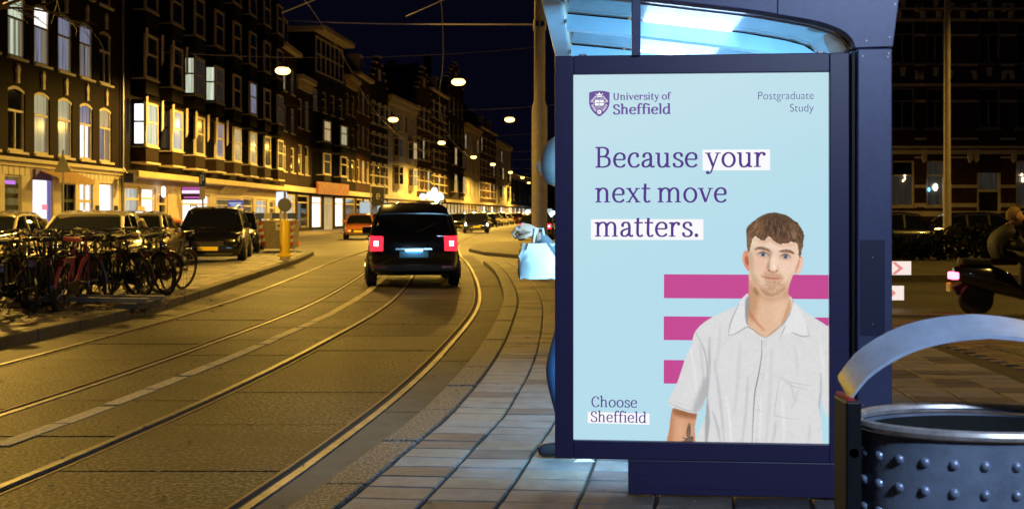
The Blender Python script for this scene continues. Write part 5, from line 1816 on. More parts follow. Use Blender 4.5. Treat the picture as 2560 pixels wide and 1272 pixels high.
# globe sign of bluish light
q = AT(1086, 494, 118)
e = empty('globe_sign', q, 0, 'cluster of glowing pale cyan globes over a shop entrance', 'sign')
for (dx, dz, r) in ((0.45, 0, .62), (-.45, .2, .48), (-1.3, .1, .36), (0, .8, .34)):
    MB().lathe([(r * math.sin(t), -r * math.cos(t)) for t in [math.pi * i / 10 for i in range(11)]][1:-1], 14, (dx, 0, dz)).build('globe', emis('cyan_globe', (.62, .95, 1.0), 2.2), e, smooth=True)
MB().tube([(-1.3, .1, 0), (.5, .1, 0)], .05, 6).build('arm', M_grey, e)
MB().tube([(-.4, .1, 0), (-.4, .1, -q[2])], .07, 6).build('post', M_grey, e)
# far street lights of the crossing
for i, (px, py) in enumerate(((1162, 562), (1282, 531), (1293, 536), (1302, 545), (1319, 530), (1376, 538), (1383, 532))):
    q = AT(px, py - (30 if i == 0 else 0), 240 + 4 * i)
    e = empty('shop_lamp', q, 0, 'tiny white shop light glowing at the far end of the street', 'lamp', 'white lights at the far end of the street')
    MB().lathe([(.05, -.5), (.55, -.3), (.65, 0), (.5, .35), (.05, .5)], 10).build('bulb', emis('far_white', (.85, .95, 1.0), 3), e, smooth=True)
    MB().tube([(0, .4, .6), (0, .4, -q[2])], .08, 5).build('post', M_grey, e)
# chevron boards across the road; glow added in white and red for reflected light
M_board_glow = mat('sign_white_added_glow', (.85, .82, .82), .35, emit=(1, .95, .96), es=.75)
M_red = mat('chevron_red_added_glow', (.75, .25, .22), .5, emit=(1, .45, .42), es=.55)
q = AT(2225, 640, 16)
ch = empty('chevron_sign', (q[0], 16, 0), 0, 'pair of white boards with red chevrons and added glow beside the shelter column', 'sign')
MB().tube([(-.15, .03, 0), (-.15, .03, .85)], .03, 8).build('post', M_grey, ch)
for (py0, py1, pr) in ((653, 687, 2277), (714, 750, 2259)):
    zt, zb = EYE - (py0 - HZ) / F * 16, EYE - (py1 - HZ) / F * 16
    xr = (pr - 1280) / F * 16 - q[0]
    b_ = MB().box(-.22, xr, -.02, .0, zb, zt).build('board', M_board_glow, ch, bevel=.004)
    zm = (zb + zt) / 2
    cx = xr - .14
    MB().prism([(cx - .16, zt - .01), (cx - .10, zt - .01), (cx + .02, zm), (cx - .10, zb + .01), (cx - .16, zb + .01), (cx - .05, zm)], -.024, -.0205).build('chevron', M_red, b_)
    
# platform lamp behind the camera that lights the near faces of the bin and shelter
e = empty('platform_lamp', (2.9, -1.6, PZ), 0, 'cool white platform lamp post standing behind the litter bin', 'street lamp')
MB().tube([(0, 0, 0), (0, 0, 3.9), (-.2, .3, 4.1)], .05, 10).build('post', M_slate, e)
MB().box(-.5, -.05, .15, .75, 4.06, 4.12).build('lamp_head', M_slate, e)
MB().box(-.45, -.1, .2, .7, 4.05, 4.058).build('lens', emis('cool_lens', (.6, .78, 1.0), 14), e)
li = bpy.data.lights.new('cool_light', 'SPOT')
li.energy = 1300
li.color = (.55, .72, 1.0)
li.spot_size = math.radians(62)
li.spot_blend = .5
li.shadow_soft_size = .25
o = bpy.data.objects.new('cool_light', li)
COL.objects.link(o)
o.parent = e
o.location = (-.28, .45, 4.0)
o.rotation_euler = Vector((-.75, 4.6, -3.1)).to_track_quat('-Z', 'Y').to_euler()

# ------------------------------------------------------------------ cars
def carpaint(name, col, metal=.3):
    return mat(name, col, .25, metal, coat=1.0)
M_cglass = mat('car_glass', (.006, .007, .009), .03, spec=.9)
M_plastic = mat('car_plastic', (.012, .012, .013), .5)
M_tail = mat('tail_lens', (.25, .01, .01), .2, coat=1.0)
M_tail_on = emis('tail_light_on', (1.0, .02, .04), 2.6)
M_tail_hot = emis('tail_light_core', (1.0, .75, .75), 6)
M_head = mat('head_lens', (.6, .62, .65), .12, .5, coat=1.0)
M_head_on = emis('head_light_on', (.9, .96, 1.0), 60)
M_plate_y = mat('plate_yellow', (.75, .55, .03), .4)
M_plate_b = mat('plate_blue', (.10, .42, .85), .4)
def make_car(paint, L=4.4, W=1.78, H=1.5, kind='hatch', tail=False, head=False, plate=None, label='', group=None, name='parked_car'):
    e = empty(name, (0, 0, 0), 0, label, 'car', group)
    hl = L / 2
    belt = .92 if kind != 'suv' else 1.02
    if kind == 'mpv': belt = 1.0
    hood = belt - .08
    # stations: x, half width factor, bottom, top
    st = [(-hl, .80, .42, belt - .16), (-hl + .05, .90, .32, belt - .05), (-hl + .25, .97, .24, belt - .01), (-hl + .8, 1, .2, belt), (-.3, 1, .19, belt), (hl - 1.5, 1, .19, belt - .01), (hl - 1.1, .99, .2, hood), (hl - .5, .97, .22, hood - .07), (hl - .18, .92, .24, hood - .17), (hl - .04, .82, .30, hood - .30), (hl, .72, .36, hood - .40)]
    rings = []
    for (x, wf, zb, zt) in st:
        w = W / 2 * wf
        half = [(w * .80, zb), (w * .95, zb + .05), (w, zb + (zt - zb) * .35), (w, zb + (zt - zb) * .66), (w * .965, zt - .05), (w * .90, zt), (w * .45, zt + .022)]
        rings.append([(x, y, z) for y, z in half] + [(x, -y, z) for y, z in reversed(half)])
    MB().loft(rings).build('body', paint, e, smooth=True)
    # greenhouse
    if kind == 'mpv':
        prof = [(-hl + .12, belt - .02, 0), (-hl + .24, H - .22, 1), (-hl + .42, H - .06, 1), (-.3, H, 1), (.55, H - .04, 1), (hl - .95, belt + .02, 0)]
    elif kind == 'suv':
        prof = [(-hl + .15, belt - .02, 0), (-hl + .42, H - .16, 1), (-hl + .75, H - .03, 1), (-.2, H, 1), (.35, H - .05, 1), (hl - 1.25, belt + .01, 0)]
    elif kind == 'sedan':
        prof = [(-hl + .55, belt - .02, 0), (-hl + 1.15, H - .06, 1), (-hl + 1.5, H - .01, 1), (-.1, H, 1), (.4, H - .06, 1), (hl - 1.2, belt, 0)]
    else:
        prof = [(-hl + .15, belt - .02, 0), (-hl + .5, H - .14, 1), (-hl + .85, H - .02, 1), (-.2, H, 1), (.3, H - .06, 1), (hl - 1.1, belt, 0)]
    gl, roof = [], []
    for (x, z, up) in prof:
        wb, wt = W / 2 * .90, W / 2 * .72
        zt = max(z, belt + .012)
        t = (zt - belt) / (H - belt)
        w = wb + (wt - wb) * t
        half = [(wb, belt - .04), (w, zt - .07 * t), (w * .88, zt - .012), (w * .4, zt)]
        gl.append([(x, y, zz) for y, zz in half] + [(x, -y, zz) for y, zz in reversed(half)])
        if up:
            h2 = [(w * 1.01, zt - .085), (w * 1.0, zt - .04), (w * .89, zt + .006), (w * .4, zt + .02)]
            roof.append([(x, y, zz) for y, zz in h2] + [(x, -y, zz) for y, zz in reversed(h2)])
    MB().loft(gl).build('window_glass', M_cglass, e, smooth=True)
    MB().loft(roof).build('roof', paint, e, smooth=True)
    # pillars
    a0, a1 = gl[-1], gl[-2]
    b0, b1_ = gl[0], gl[1]
    for s in (0, 7):
        MB().tube([Vector(a0[s]) + Vector((0, 0, .02)), Vector(a1[1 if s == 0 else 6])], .035, 6).build('front_pillar', paint, e)
        MB().tube([Vector(b0[s]) + Vector((0, 0, .02)), Vector(b1_[1 if s == 0 else 6])], .06, 6).build('rear_pillar', paint, e)
        sg = 1 if s == 0 else -1
        for xx in (-.25, -hl + 1.1):
            zt = H - .1
            MB().bar((xx, sg * W / 2 * .905, belt - .02), (xx, sg * W / 2 * .74, zt), .07, .02, up=(0, 1, 0)).build('side_pillar', M_plastic, e)
        MB().box(hl - 1.62, hl - 1.42, min(sg * W * .47, sg * (W * .47 + .2)), max(sg * W * .47, sg * (W * .47 + .2)), belt - .02, belt + .13).build('mirror', paint, e, bevel=.03)
    # wheels
    for xx in (hl - .82, -hl + .78):
        for sg in (-1, 1):
            yo = sg * (W / 2 - .09)
            MB().lathe([(.385, -.02), (.385, .02)], 22, (xx, sg * (W / 2 - .012), .35), 'y').build('wheel_arch', M_plastic, e)
            w = MB().lathe([(.22, -.1), (.30, -.1), (.325, -.07), (.325, .07), (.30, .1), (.22, .1)], 22, (xx, yo + sg * .02, .325), 'y').build('wheel', M_rubber, e, smooth=True)
            rim = MB().lathe([(.225, -.012), (.21, .0), (.19, -.03), (.05, -.01), (.04, .02)] if sg < 0 else [(.225, .012), (.21, .0), (.19, .03), (.05, .01), (.04, -.02)], 20, (xx, yo + sg * .125, .325), 'y')
            rim.build('rim', mat('alloy', (.55, .56, .58), .3, .9), w, smooth=True)
            for q in range(5):
                t = 2 * math.pi * q / 5 + .3
                MB().bar((xx + .04 * math.cos(t), yo + sg * .135, .325 + .04 * math.sin(t)), (xx + .21 * math.cos(t), yo + sg * .135, .325 + .21 * math.sin(t)), .05, .02, up=(0, 1, 0)).build('spoke', MATS['alloy'], w)
    # lights, plates, trim
    for sg in (-1, 1):
        hx = hl - .15
        MB().prism([(hx - .32, hood - .22), (hx - .02, hood - .33), (hx + .03, hood - .26), (hx - .06, hood - .17), (hx - .34, hood - .12)], min(sg * W * .28, sg * W * .455), max(sg * W * .28, sg * W * .455)).build('headlight', M_head_on if head else M_head, e, bevel=.02)
        zt = belt - .08
        MB().box(-hl - .012, -hl + .22, min(sg * W * .33, sg * W * .475), max(sg * W * .33, sg * W * .475), zt - .22, zt + .06).build('tail_light', M_tail_on if tail else M_tail, e, bevel=.02)
        if tail:
            MB().box(-hl - .02, -hl - .005, min(sg * W * .385, sg * W * .43), max(sg * W * .385, sg * W * .43), zt - .12, zt - .03).build('lamp_core', M_tail_hot, e)
        if kind in ('suv', 'mpv'):
            MB().tube([(-hl + .6, sg * W * .36, H + .02), (-hl + .7, sg * W * .36, H + .055), (.2, sg * W * .36, H + .05), (.35, sg * W * .35, H)], .02, 6).build('roof_rail', M_chrome, e)
    MB().box(hl - .06, hl + .012, -.42, .42, hood - .42, hood - .30).build('grille', M_plastic, e)
    MB().tube([(hl + .01, -.42, hood - .29), (hl + .02, 0, hood - .285), (hl + .01, .42, hood - .29)], .014, 6).build('grille_trim', M_chrome, e)
    MB().box(hl - .03, hl + .02, -.27, .27, .40, .51).build('front_plate', plate or M_plate_y, e)
    MB().box(-hl - .022, -hl + .06, -.27, .27, .58, .70).build('rear_plate', plate or M_plate_y, e)
    if kind == 'mpv':
        MB().tube([(-hl + .02, -W * .40, .50), (-hl - .012, -W * .30, .50), (-hl - .012, W * .30, .50), (-hl + .02, W * .40, .50)], .006, 5).build('tailgate_seam', M_dark, e)
        MB().bar((-hl + .13, -.05, belt + .05), (-hl + .19, -.42, belt + .22), .02, .02).build('rear_wiper', M_dark, e)
        MB().box(-hl - .02, -hl + .03, -.34, .34, .725, .755).build('chrome_strip', M_chrome, e)
        MB().box(-hl - .05, -hl - .021, -.16, .16, .712, .722).build('plate_lamp', emis('plate_lamp_glow', (.8, .9, 1.0), 14), e)
        for sg in (-1, 1):
            MB().box(-hl - .04, -hl - .03, min(sg * W * .30, sg * W * .42), max(sg * W * .30, sg * W * .42), .38, .42).build('bumper_reflector', M_tail, e)
    MB().box(-hl - .035, -hl + .2, -W * .44, W * .44, .30, .46).build('rear_bumper', M_plastic, e, bevel=.04)
    MB().box(hl - .2, hl + .004, -W * .36, W * .36, .24, .34).build('front_bumper', M_plastic, e, bevel=.03)
    return e
def place(e, x, y, head_deg):
    """head_deg: compass of the car's nose, 0 = away from the camera, clockwise"""
    e.location = (x, y, 0)
    e.rotation_euler = (0, 0, math.radians(90 - head_deg))
P_black = carpaint('car_black', (.006, .006, .007), .2)
P_silver = carpaint('car_silver', (.5, .46, .38), .4)
P_gold = carpaint('car_champagne', (.42, .36, .24), .5)
P_orange = carpaint('car_orange', (.45, .14, .04), .2)
P_blue = carpaint('car_dark_blue', (.01, .012, .03), .3)
P_white = carpaint('car_white', (.5, .48, .44), .1)
P_red = carpaint('car_dark_red', (.10, .01, .01), .2)
place(make_car(P_silver, 4.1, 1.74, 1.46, 'hatch', label='silver hatchback parked right behind the bicycle row'), -8.55, 21.6, 171)
place(make_car(P_gold, 4.4, 1.8, 1.46, 'sedan', label='champagne car parked between the bicycles and the black estate'), -9.45, 26.6, 170)
place(make_car(P_black, 4.6, 1.86, 1.6, 'suv', label='black estate car with roof rails and yellow plate beside the island'), -8.75, 31.2, 169)
place(make_car(P_blue, 4.3, 1.78, 1.5, 'hatch', label='dark car parked just behind the black estate'), -10.5, 40.5, 171)
place(make_car(P_gold, 4.3, 1.78, 1.45, 'hatch', label='dull bronze car standing across the lane behind the silver hatchback'), -11.9, 24.2, 172)
place(make_car(P_orange, 3.7, 1.66, 1.42, 'hatch', label='small orange hatchback parked by the shop beyond the cones'), -8.6, 60, 174)
place(make_car(P_red, 4.3, 1.76, 1.45, 'hatch', label='dark red car parked behind the small orange hatchback'), -8.0, 66, 174)
mp_ = make_car(P_black, 4.4, 1.74, 1.62, 'mpv', tail=True, plate=M_plate_b, label='black people carrier driving along the tram track with red tail lights on', name='driving_car')
place(mp_, -2.12, 22.2, -7)
place(make_car(P_blue, 4.4, 1.8, 1.5, 'hatch', head=True, label='oncoming car with dazzling white headlights in the far street', name='oncoming_car'), -2.75, 80, 176)
place(make_car(P_black, 4.2, 1.76, 1.46, 'hatch', tail=True, label='dark car with red tail lights beyond the big pole', name='waiting_car'), 1.35, 57, 4)
cols_ = [P_black, P_white, P_silver, P_blue, P_gold, P_white, P_silver, P_red, P_gold, P_silver]
names_ = ['black', 'white', 'silver', 'dark blue', 'champagne', 'cream white', 'light silver', 'dark red', 'gold', 'pale grey']
for k in range(10):
    t = k / 9
    z = 88 + 82 * t
    px = 1148 + 158 * t ** .75
    x = (px - 1280) / F * z
    place(make_car(cols_[k], 4.3, 1.76, 1.46 + .06 * (k % 3), ['hatch', 'suv', 'sedan'][k % 3], label=f'small {names_[k]} car in the kerbside row of the far street', group='cars parked along the far street'), x, z, 168 + 8 * t)
for k, (px, z, pt, lb) in enumerate(((2262, 38, P_black, 'black car parked before the terrace near the shelter column'), (2470, 40, P_blue, 'dark blue car parked before the terrace behind the rider'), (2600, 42, P_black, 'black car parked at the terrace doorway end'))):
    place(make_car(pt, 4.3, 1.76, 1.46, 'hatch', label=lb), (px - 1280) / F * z, z, 92)
    
# low dark hedge behind the chevron sign
hd = MB()
rr = random.Random(4)
for i in range(5200):
    x = rr.uniform(8, 24)
    z = rr.uniform(.1, 1.0) * (.8 + .2 * math.sin(x * 2.1))
    y = rr.uniform(29, 30.2)
    s = rr.uniform(.05, .12)
    a, b = rr.uniform(0, 6.28), rr.uniform(-.8, .8)
    u = Vector((math.cos(a), math.sin(a), b)) * s
    v = Vector((-math.sin(a) * .4, math.cos(a) * .4, .7)) * s
    p = Vector((x, y, z + .12))
    hd.add([p - u, p + v, p + u, p - v], [(0, 1, 2, 3)])
hedge = empty('hedge', (0, 0, 0), 0, 'low dark clipped hedge along the far pavement', 'hedge')
o = hd.build('foliage', mat('hedge_leaf', (.005, .007, .004), .8, spec=.1), hedge)
o['kind'] = 'stuff'
for i in range(12):
    x = 8.5 + i * 1.3
    MB().tube([(x, 29.6, 0.1), (x + .1, 29.6, .4), (x + .25, 29.5, .85)], .025, 5).build('stem', mat('twig', (.05, .035, .025), .8), hedge)

# ------------------------------------------------------------------ bicycles
BCH = mat('dull_chrome', (.22, .22, .22), .3, 1.0)
def make_bike(frame_m, saddle_m, label, basket=False, step=False, seed=0):
    e = empty('bicycle', (0, 0, 0), 0, label, 'bicycle', 'bicycles parked on the island')
    rw = .34
    for xx in (-.53, .56):
        wm = [(xx + (rw - .012) * math.cos(t), 0, rw + (rw - .012) * math.sin(t)) for t in [2 * math.pi * i / 30 for i in range(30)]]
        w = MB().tube(wm, .019, 6, closed=True).build('tyre', M_rubber, e, smooth=True)
        rm = [(xx + (rw - .04) * math.cos(t), 0, rw + (rw - .04) * math.sin(t)) for t in [2 * math.pi * i / 30 for i in range(30)]]
        MB().tube(rm, .011, 5, closed=True).build('rim', BCH, w, smooth=True)
        sp = MB()
        for q in range(14):
            t = 2 * math.pi * q / 14
            sp.bar((xx, .012 * (-1) ** q, rw), (xx + (rw - .04) * math.cos(t + .25), 0, rw + (rw - .04) * math.sin(t + .25)), .0035, .0035)
        so = sp.build('spokes', BCH, w)
        so['kind'] = 'stuff'
        MB().tube([(xx, -.05, rw), (xx, .05, rw)], .022, 8).build('hub', M_chrome, w)
        fd = [(xx + (rw + .02) * math.cos(t), 0, rw + (rw + .02) * math.sin(t)) for t in [math.radians(a) for a in range(15, 185, 12)]]
        MB().tube(fd, .022, 5).build('mudguard', frame_m, e)
    bb = (-.05, 0, .29)
    seat = (-.22, 0, .86)
    hd1, hd2 = (.40, 0, .88), (.45, 0, .68)
    fr = MB().tube([bb, seat], .016, 7)
    if step: fr.tube([bb, (.12, 0, .36), (.30, 0, .52), hd2], .02, 7)
    else: fr.tube([bb, hd2], .018, 7).tube([(-.19, 0, .76), hd1], .016, 7)
    fr.tube([hd1, hd2], .02, 7)
    for s in (-.05, .05):
        fr.tube([(bb[0], s * .6, bb[2]), (-.53, s, rw)], .011, 6).tube([(seat[0] + .04, 0, .74), (-.53, s, rw)], .009, 6)
    fo = fr.build('frame', frame_m, e, smooth=True)
    fk = MB()
    for s in (-.05, .05):
        fk.tube([hd2, (.47, s, .62), (.53, s, .42), (.56, s, rw)], .012, 6)
    fk.tube([(.475, 0, .6), hd2, hd1, (.37, 0, 1.0)], .013, 6)
    fk.build('fork', frame_m, e)
    MB().tube([(.12, -.30, .98), (.2, -.29, 1.03), (.33, -.2, 1.06), (.38, 0, 1.0), (.33, .2, 1.06), (.2, .29, 1.03), (.12, .30, .98)], .012, 7).build('handlebar', M_chrome, e, smooth=True)
    for s in (-1, 1):
        MB().tube([(.20, s * .295, 1.025), (.08, s * .305, .97)], .017, 7).build('grip', M_rubber, e)
    sd = smooth_pts([(-.42, 0), (-.40, .10), (-.30, .11), (-.18, .045), (-.06, .025), (-.04, 0), (-.06, -.025), (-.18, -.045), (-.30, -.11), (-.40, -.10)], True, 3)
    MB().slab(sd, .93, .985).build('saddle', saddle_m, e, bevel=.02)
    MB().tube([seat, (-.235, 0, .93)], .013, 6).build('seat_post', M_chrome, e)
    MB().tube([(-.78, -.06, .73), (-.30, -.06, .73), (-.30, .06, .73), (-.78, .06, .73)], .008, 5, closed=True).build('carrier', M_black, e)
    for s in (-.06, .06):
        MB().tube([(-.7, s, .73), (-.53, s, rw)], .006, 5).build('carrier_stay', M_black, e)
    MB().lathe([(.095, -.01), (.095, .01)], 16, (bb[0], -.055, bb[2]), 'y').build('chain_ring', M_chrome, e)
    MB().prism([(-.58, .31), (-.05, .19), (.06, .24), (.06, .35), (-.05, .40), (-.58, .38)], -.08, -.058).build('chain_guard', M_black, e)
    for s, a in ((-1, .15), (1, -.15)):
        MB().bar((bb[0], s * .08, bb[2]), (bb[0] + a, s * .1, bb[2] - .05 * s), .02, .015).build('crank', M_chrome, e)
        MB().box(bb[0] + a - .04, bb[0] + a + .04, s * .1 if s > 0 else -.19, .19 if s > 0 else -.1, bb[2] - .05 * s - .01, bb[2] - .05 * s + .01).build('pedal', M_rubber, e)
    MB().lathe([(.02, -.04), (.045, 0), (.045, .03), (.01, .035)], 12, (.47, 0, .80), 'x').build('front_lamp', M_chrome, e, smooth=True)
    MB().box(-.80, -.785, -.04, .04, .62, .70).build('rear_reflector', mat('reflector', (.08, .005, .005), .3), e)
    MB().tube([(-.1, .06, .27), (-.16, .24, .015)], .009, 5).build('side_stand', M_chrome, e)
    if basket:
        bk = MB()
        bk.box(.50, .84, -.2, .2, .78, .79)
        for i in range(8):
            t = i / 7
            bk.bar((.50 + .34 * t, -.2, .78), (.48 + .38 * t, -.23, 1.04), .006, .006).bar((.50 + .34 * t, .2, .78), (.48 + .38 * t, .23, 1.04), .006, .006)
            bk.bar((.84, -.2 + .4 * t, .78), (.86, -.23 + .46 * t, 1.04), .006, .006)
        bk.tube([(.48, -.23, 1.04), (.86, -.23, 1.04), (.86, .23, 1.04), (.48, .23, 1.04)], .008, 5, closed=True)
        o = bk.build('basket', M_black, e)
        o['kind'] = 'stuff'
    return e
BK = mat('bike_black', (.008, .008, .009), .3, coat=.6)
BS = mat('bike_silver', (.20, .19, .17), .3, .7)
BP = mat('bike_pink', (.30, .03, .08), .35, coat=.5)
BB = mat('bike_blue', (.02, .05, .22), .35, coat=.5)
BG = mat('bike_green', (.02, .08, .05), .35, coat=.5)
SR = mat('saddle_red', (.75, .16, .12), .6)
SBK = mat('saddle_black', (.012, .012, .012), .5)
SBR = mat('saddle_brown', (.10, .05, .025), .5)
bikes = [(18, 782, BS, SBK, 62, 6, 'silver bicycle leaning at the near end of the rack', False, False),
         (62, 775, BK, SBR, 118, -7, 'black bicycle with brown saddle against the tall rack post', False, False),
         (98, 768, BG, SBK, 75, 8, 'green bicycle with front basket in the middle of the rack', True, True),
         (140, 770, BK, SBK, 103, -6, 'black bicycle next to the one with the red saddle', False, True),
         (176, 770, BP, SR, 72, 7, 'pink framed bicycle with a red saddle', False, True),
         (206, 752, BB, SBK, 128, -8, 'blue bicycle parked beside the pink one', False, False),
         (240, 748, BK, SBK, 66, 5, 'black bicycle with front crate beside the blue one', True, False),
         (296, 742, BK, SBK, 140, -9, 'black city bicycle turned across the row near its end', False, False),
         (330, 738, BK, SBR, 28, 12, 'black bicycle showing its whole front wheel near the row end', False, False),
         (372, 733, BK, SBK, 132, -10, 'black bicycle with crate leaning on the last bicycle', True, False),
         (408, 728, BS, SBK, 48, 9, 'grey bicycle at the far end of the row', False, False),
         (-30, 800, BK, SBK, 95, 5, 'black bicycle nearest the picture edge beside the rack', False, False),
         (35, 752, BK, SBK, 85, -5, 'black bicycle in the back rank behind the silver one', False, False),
         (118, 745, BS, SBR, 100, 6, 'silver bicycle with brown saddle in the back rank', False, True),
         (270, 735, BK, SBK, 90, -4, 'black bicycle in the back rank between the crates', False, True)]
more = [(8, 762, 118, 9, 'first'), (46, 764, 96, -9, 'second'), (84, 752, 132, 4, 'third'), (124, 758, 84, -12, 'fourth'), (160, 748, 120, 10, 'fifth'), (190, 744, 92, -7, 'sixth'), (225, 740, 128, 8, 'seventh'), (315, 730, 105, -8, 'eighth'), (350, 728, 80, 11, 'ninth'), (392, 724, 120, -6, 'tenth')]
for k, (a, b, c, d, nm) in enumerate(more):
    bikes.append((a, b, BK, SBK, c, d, f'{nm} black bicycle of the inner rank counted from the rack', k % 3 == 1, k % 2 == 0))
for i, (px, py, fm, sm, yaw, lean, lb, bs, stp) in enumerate(bikes):
    x, y = G(px, py, 1.3)
    e = make_bike(fm, sm, lb, bs, stp, i)
    e.location = (x, y, PZ + .004)
    e.rotation_euler = (math.radians(lean), 0, math.radians(yaw + (26 if yaw < 100 else 8)))
# bicycle rack with concrete feet
p = G(78, 770, 1.3)
rk = empty('bicycle_rack', (p[0], p[1], PZ), math.radians(80), 'steel bicycle rack with tall posts on concrete blocks', 'bicycle rack')
for k in range(1):
    y = .1 - k * 1.1
    MB().tube([(0, y, .12), (0, y, .95), (.08, y, 1.05), (.38, y, 1.05), (.45, y, .95), (.45, y, .12)], .024, 8).build('hoop', M_grey, rk)
MB().box(-.04, .04, -1.75, .35, .10, .16).build('base_rail', M_grey, rk)
MB().box(.41, .49, -1.75, .35, .10, .16).build('base_rail', M_grey, rk)
for y in (.15, -1.5):
    MB().box(-.12, .57, y - .15, y + .15, 0, .10).build('concrete_block', M_conc, rk, bevel=.02)
# fallen leaves and litter around the rack
for nm, lb, cx, cy, n, sp2, colr in (('leaf_litter', 'brown fallen leaves under the parked bicycles', p[0] + .2, p[1] + .2, 260, 1.6, (.22, .13, .04)),):
    lv = MB()
    for i in range(n):
        a = R.uniform(0, 6.28)
        x = cx + R.gauss(0, sp2 * .6)
        y = cy + R.gauss(0, sp2)
        s = R.uniform(.02, .05)
        z = PZ + .006
        lv.add([(x + s * math.cos(a), y + s * math.sin(a), z), (x - s * .5 * math.sin(a), y + s * .5 * math.cos(a), z + s * .6), (x - s * math.cos(a), y - s * math.sin(a), z), (x + s * .5 * math.sin(a), y - s * .5 * math.cos(a), z + s * .2)], [(0, 1, 2, 3)])
    tag(lv.build(nm, mat('leaf_brown', colr, .8)), lb, 'leaves', kind='stuff')
x_, y_ = G(1458, 1153, 1.3)
tag(MB().slab([(x_ - .05, y_ - .03), (x_ + .06, y_ - .02), (x_ + .04, y_ + .04), (x_ - .03, y_ + .03)], PZ + .003, PZ + .006).build('paper_scrap', M_white), 'small white paper scrap lying under the display', 'litter')

# ------------------------------------------------------------------ people
def skin_body(name, joints, edges, mats, fmat, parent, sub=2):
    me = bpy.data.meshes.new(name)
    me.from_pydata([j[0] for j in joints], edges, [])
    for m in mats: me.materials.append(m)
    o = bpy.data.objects.new(name, me)
    COL.objects.link(o)
    sk = o.modifiers.new('skin', 'SKIN')
    sk.use_smooth_shade = True
    for i, j in enumerate(joints):
        r = j[1]
        me.skin_vertices[0].data[i].radius = r if isinstance(r, tuple) else (r, r)
    me.skin_vertices[0].data[0].use_root = True
    sb = o.modifiers.new('sub', 'SUBSURF')
    sb.levels = sub
    sb.render_levels = sub
    bpy.context.view_layer.update()
    m2 = bpy.data.meshes.new_from_object(o.evaluated_get(bpy.context.evaluated_depsgraph_get()))
    bpy.data.objects.remove(o)
    m2.name = name
    m2.materials.clear()
    for m in mats: m2.materials.append(m)
    for p in m2.polygons:
        p.material_index = fmat(p.center)
        p.use_smooth = True
    o2 = bpy.data.objects.new(name, m2)
    COL.objects.link(o2)
    o2.parent = parent
    return o2
M_skin = mat('skin', (.50, .30, .21), .55)
M_hair_g = mat('hair_pale', (.55, .52, .48), .7, var=.2, scale=40)
M_hair_b = mat('hair_blond', (.22, .14, .06), .7, var=.3, scale=40)
M_jean = mat('denim', (.02, .05, .12), .8, var=.2, scale=30)
M_coat = mat('pale_coat', (.09, .10, .12), .8, var=.12, scale=12)
M_dcoat = mat('dark_coat', (.012, .012, .018), .7, var=.2, scale=12)
M_shoe = mat('shoe_leather', (.03, .025, .03), .35)
def head(parent, c, yaw, hair, r=.105, hood=None):
    """head with face, facing local +x turned by yaw"""
    h = empty('head_anchor', c, yaw)
    bpy.data.objects.remove(h)
    rot = Matrix.Rotation(yaw, 3, 'Z')
    def T(p): return tuple(Vector(c) + rot @ Vector(p))
    n = 20
    rings = []
    for i in range(1, 12):
        t = math.pi * i / 12
        z = -math.cos(t) * .125
        rr_ = math.sin(t)
        ring = []
        for k in range(n):
            u = 2 * math.pi * k / n
            cx, sy = math.cos(u), math.sin(u)
            jaw = 1 - .22 * max(0, -z / .125) * (1 if cx > -.3 else .6)
            x = cx * rr_ * .098 * jaw + (.01 if z < 0 else 0)
            y = sy * rr_ * .078 * jaw
            if cx > .85:
                if abs(z + .012) < .03: x += .022
                if abs(z - .02) < .012: x -= .004
            ring.append(T((x, y, z)))
        rings.append(ring)
    MB().loft(rings).build('head', M_skin, parent, smooth=True)
    for s in (-1, 1):
        MB().lathe([(.002, -.011), (.009, -.006), (.011, 0), (.009, .006), (.002, .011)], 10, T((.084, s * .030, .018))).build('eye', M_white, parent, smooth=True)
        MB().lathe([(.006, -.028), (.018, -.02), (.02, .01), (.012, .03)], 10, T((-.005, s * .079, .0))).build('ear', M_skin, parent, smooth=True)
    MB().tube([T((.088, -.022, -.055)), T((.096, 0, -.058)), T((.088, .022, -.055))], .006, 6).build('mouth', mat('lip', (.35, .12, .1), .5), parent)
    rings = []
    for i in range(5, 13):
        t = math.pi * i / 13
        z = -math.cos(t) * .138
        rr_ = math.sin(t)
        rings.append([T((math.cos(u) * rr_ * .108 - .014 + (.0 if math.cos(u) < .3 or z > .05 else -.03), math.sin(u) * rr_ * .088, z + .006)) for u in [2 * math.pi * k / n for k in range(n)]])
    MB().loft(rings).build('hair', hair, parent, smooth=True)
def hand(parent, c, dirv, up, mt, grip=True):
    """five separate curled fingers rooted in a palm"""
    d = Vector(dirv).normalized()
    u = Vector(up).normalized()
    s = d.cross(u).normalized()
    u = s.cross(d).normalized()
    c = Vector(c)
    mb = MB()
    mb.tube([c - d * .01, c + d * .04, c + d * .085], [.026, .036, .032], 8)
    for k, (o, L) in enumerate(((-.030, .070), (-.010, .080), (.010, .074), (.029, .058))):
        r = c + d * .075 + s * o
        if grip:
            pts = [r, r + d * L * .4, r + d * L * .55 - u * L * .4, r + d * L * .25 - u * L * .7]
        else:
            pts = [r, r + d * L * .5 - u * .006, r + d * L * .8 - u * .02, r + d * L - u * .035]
        mb.tube(pts, [.0095, .009, .0085, .007], 6)
    r = c + d * .02 - s * .03
    mb.tube([r, r - s * .022 + d * .02 - u * .012, r - s * .02 + d * .05 - u * .03, r - s * .008 + d * .066 - u * .04], [.011, .0105, .0095, .008], 6)
    o = mb.build('hand', mt, parent, smooth=True)
    return o
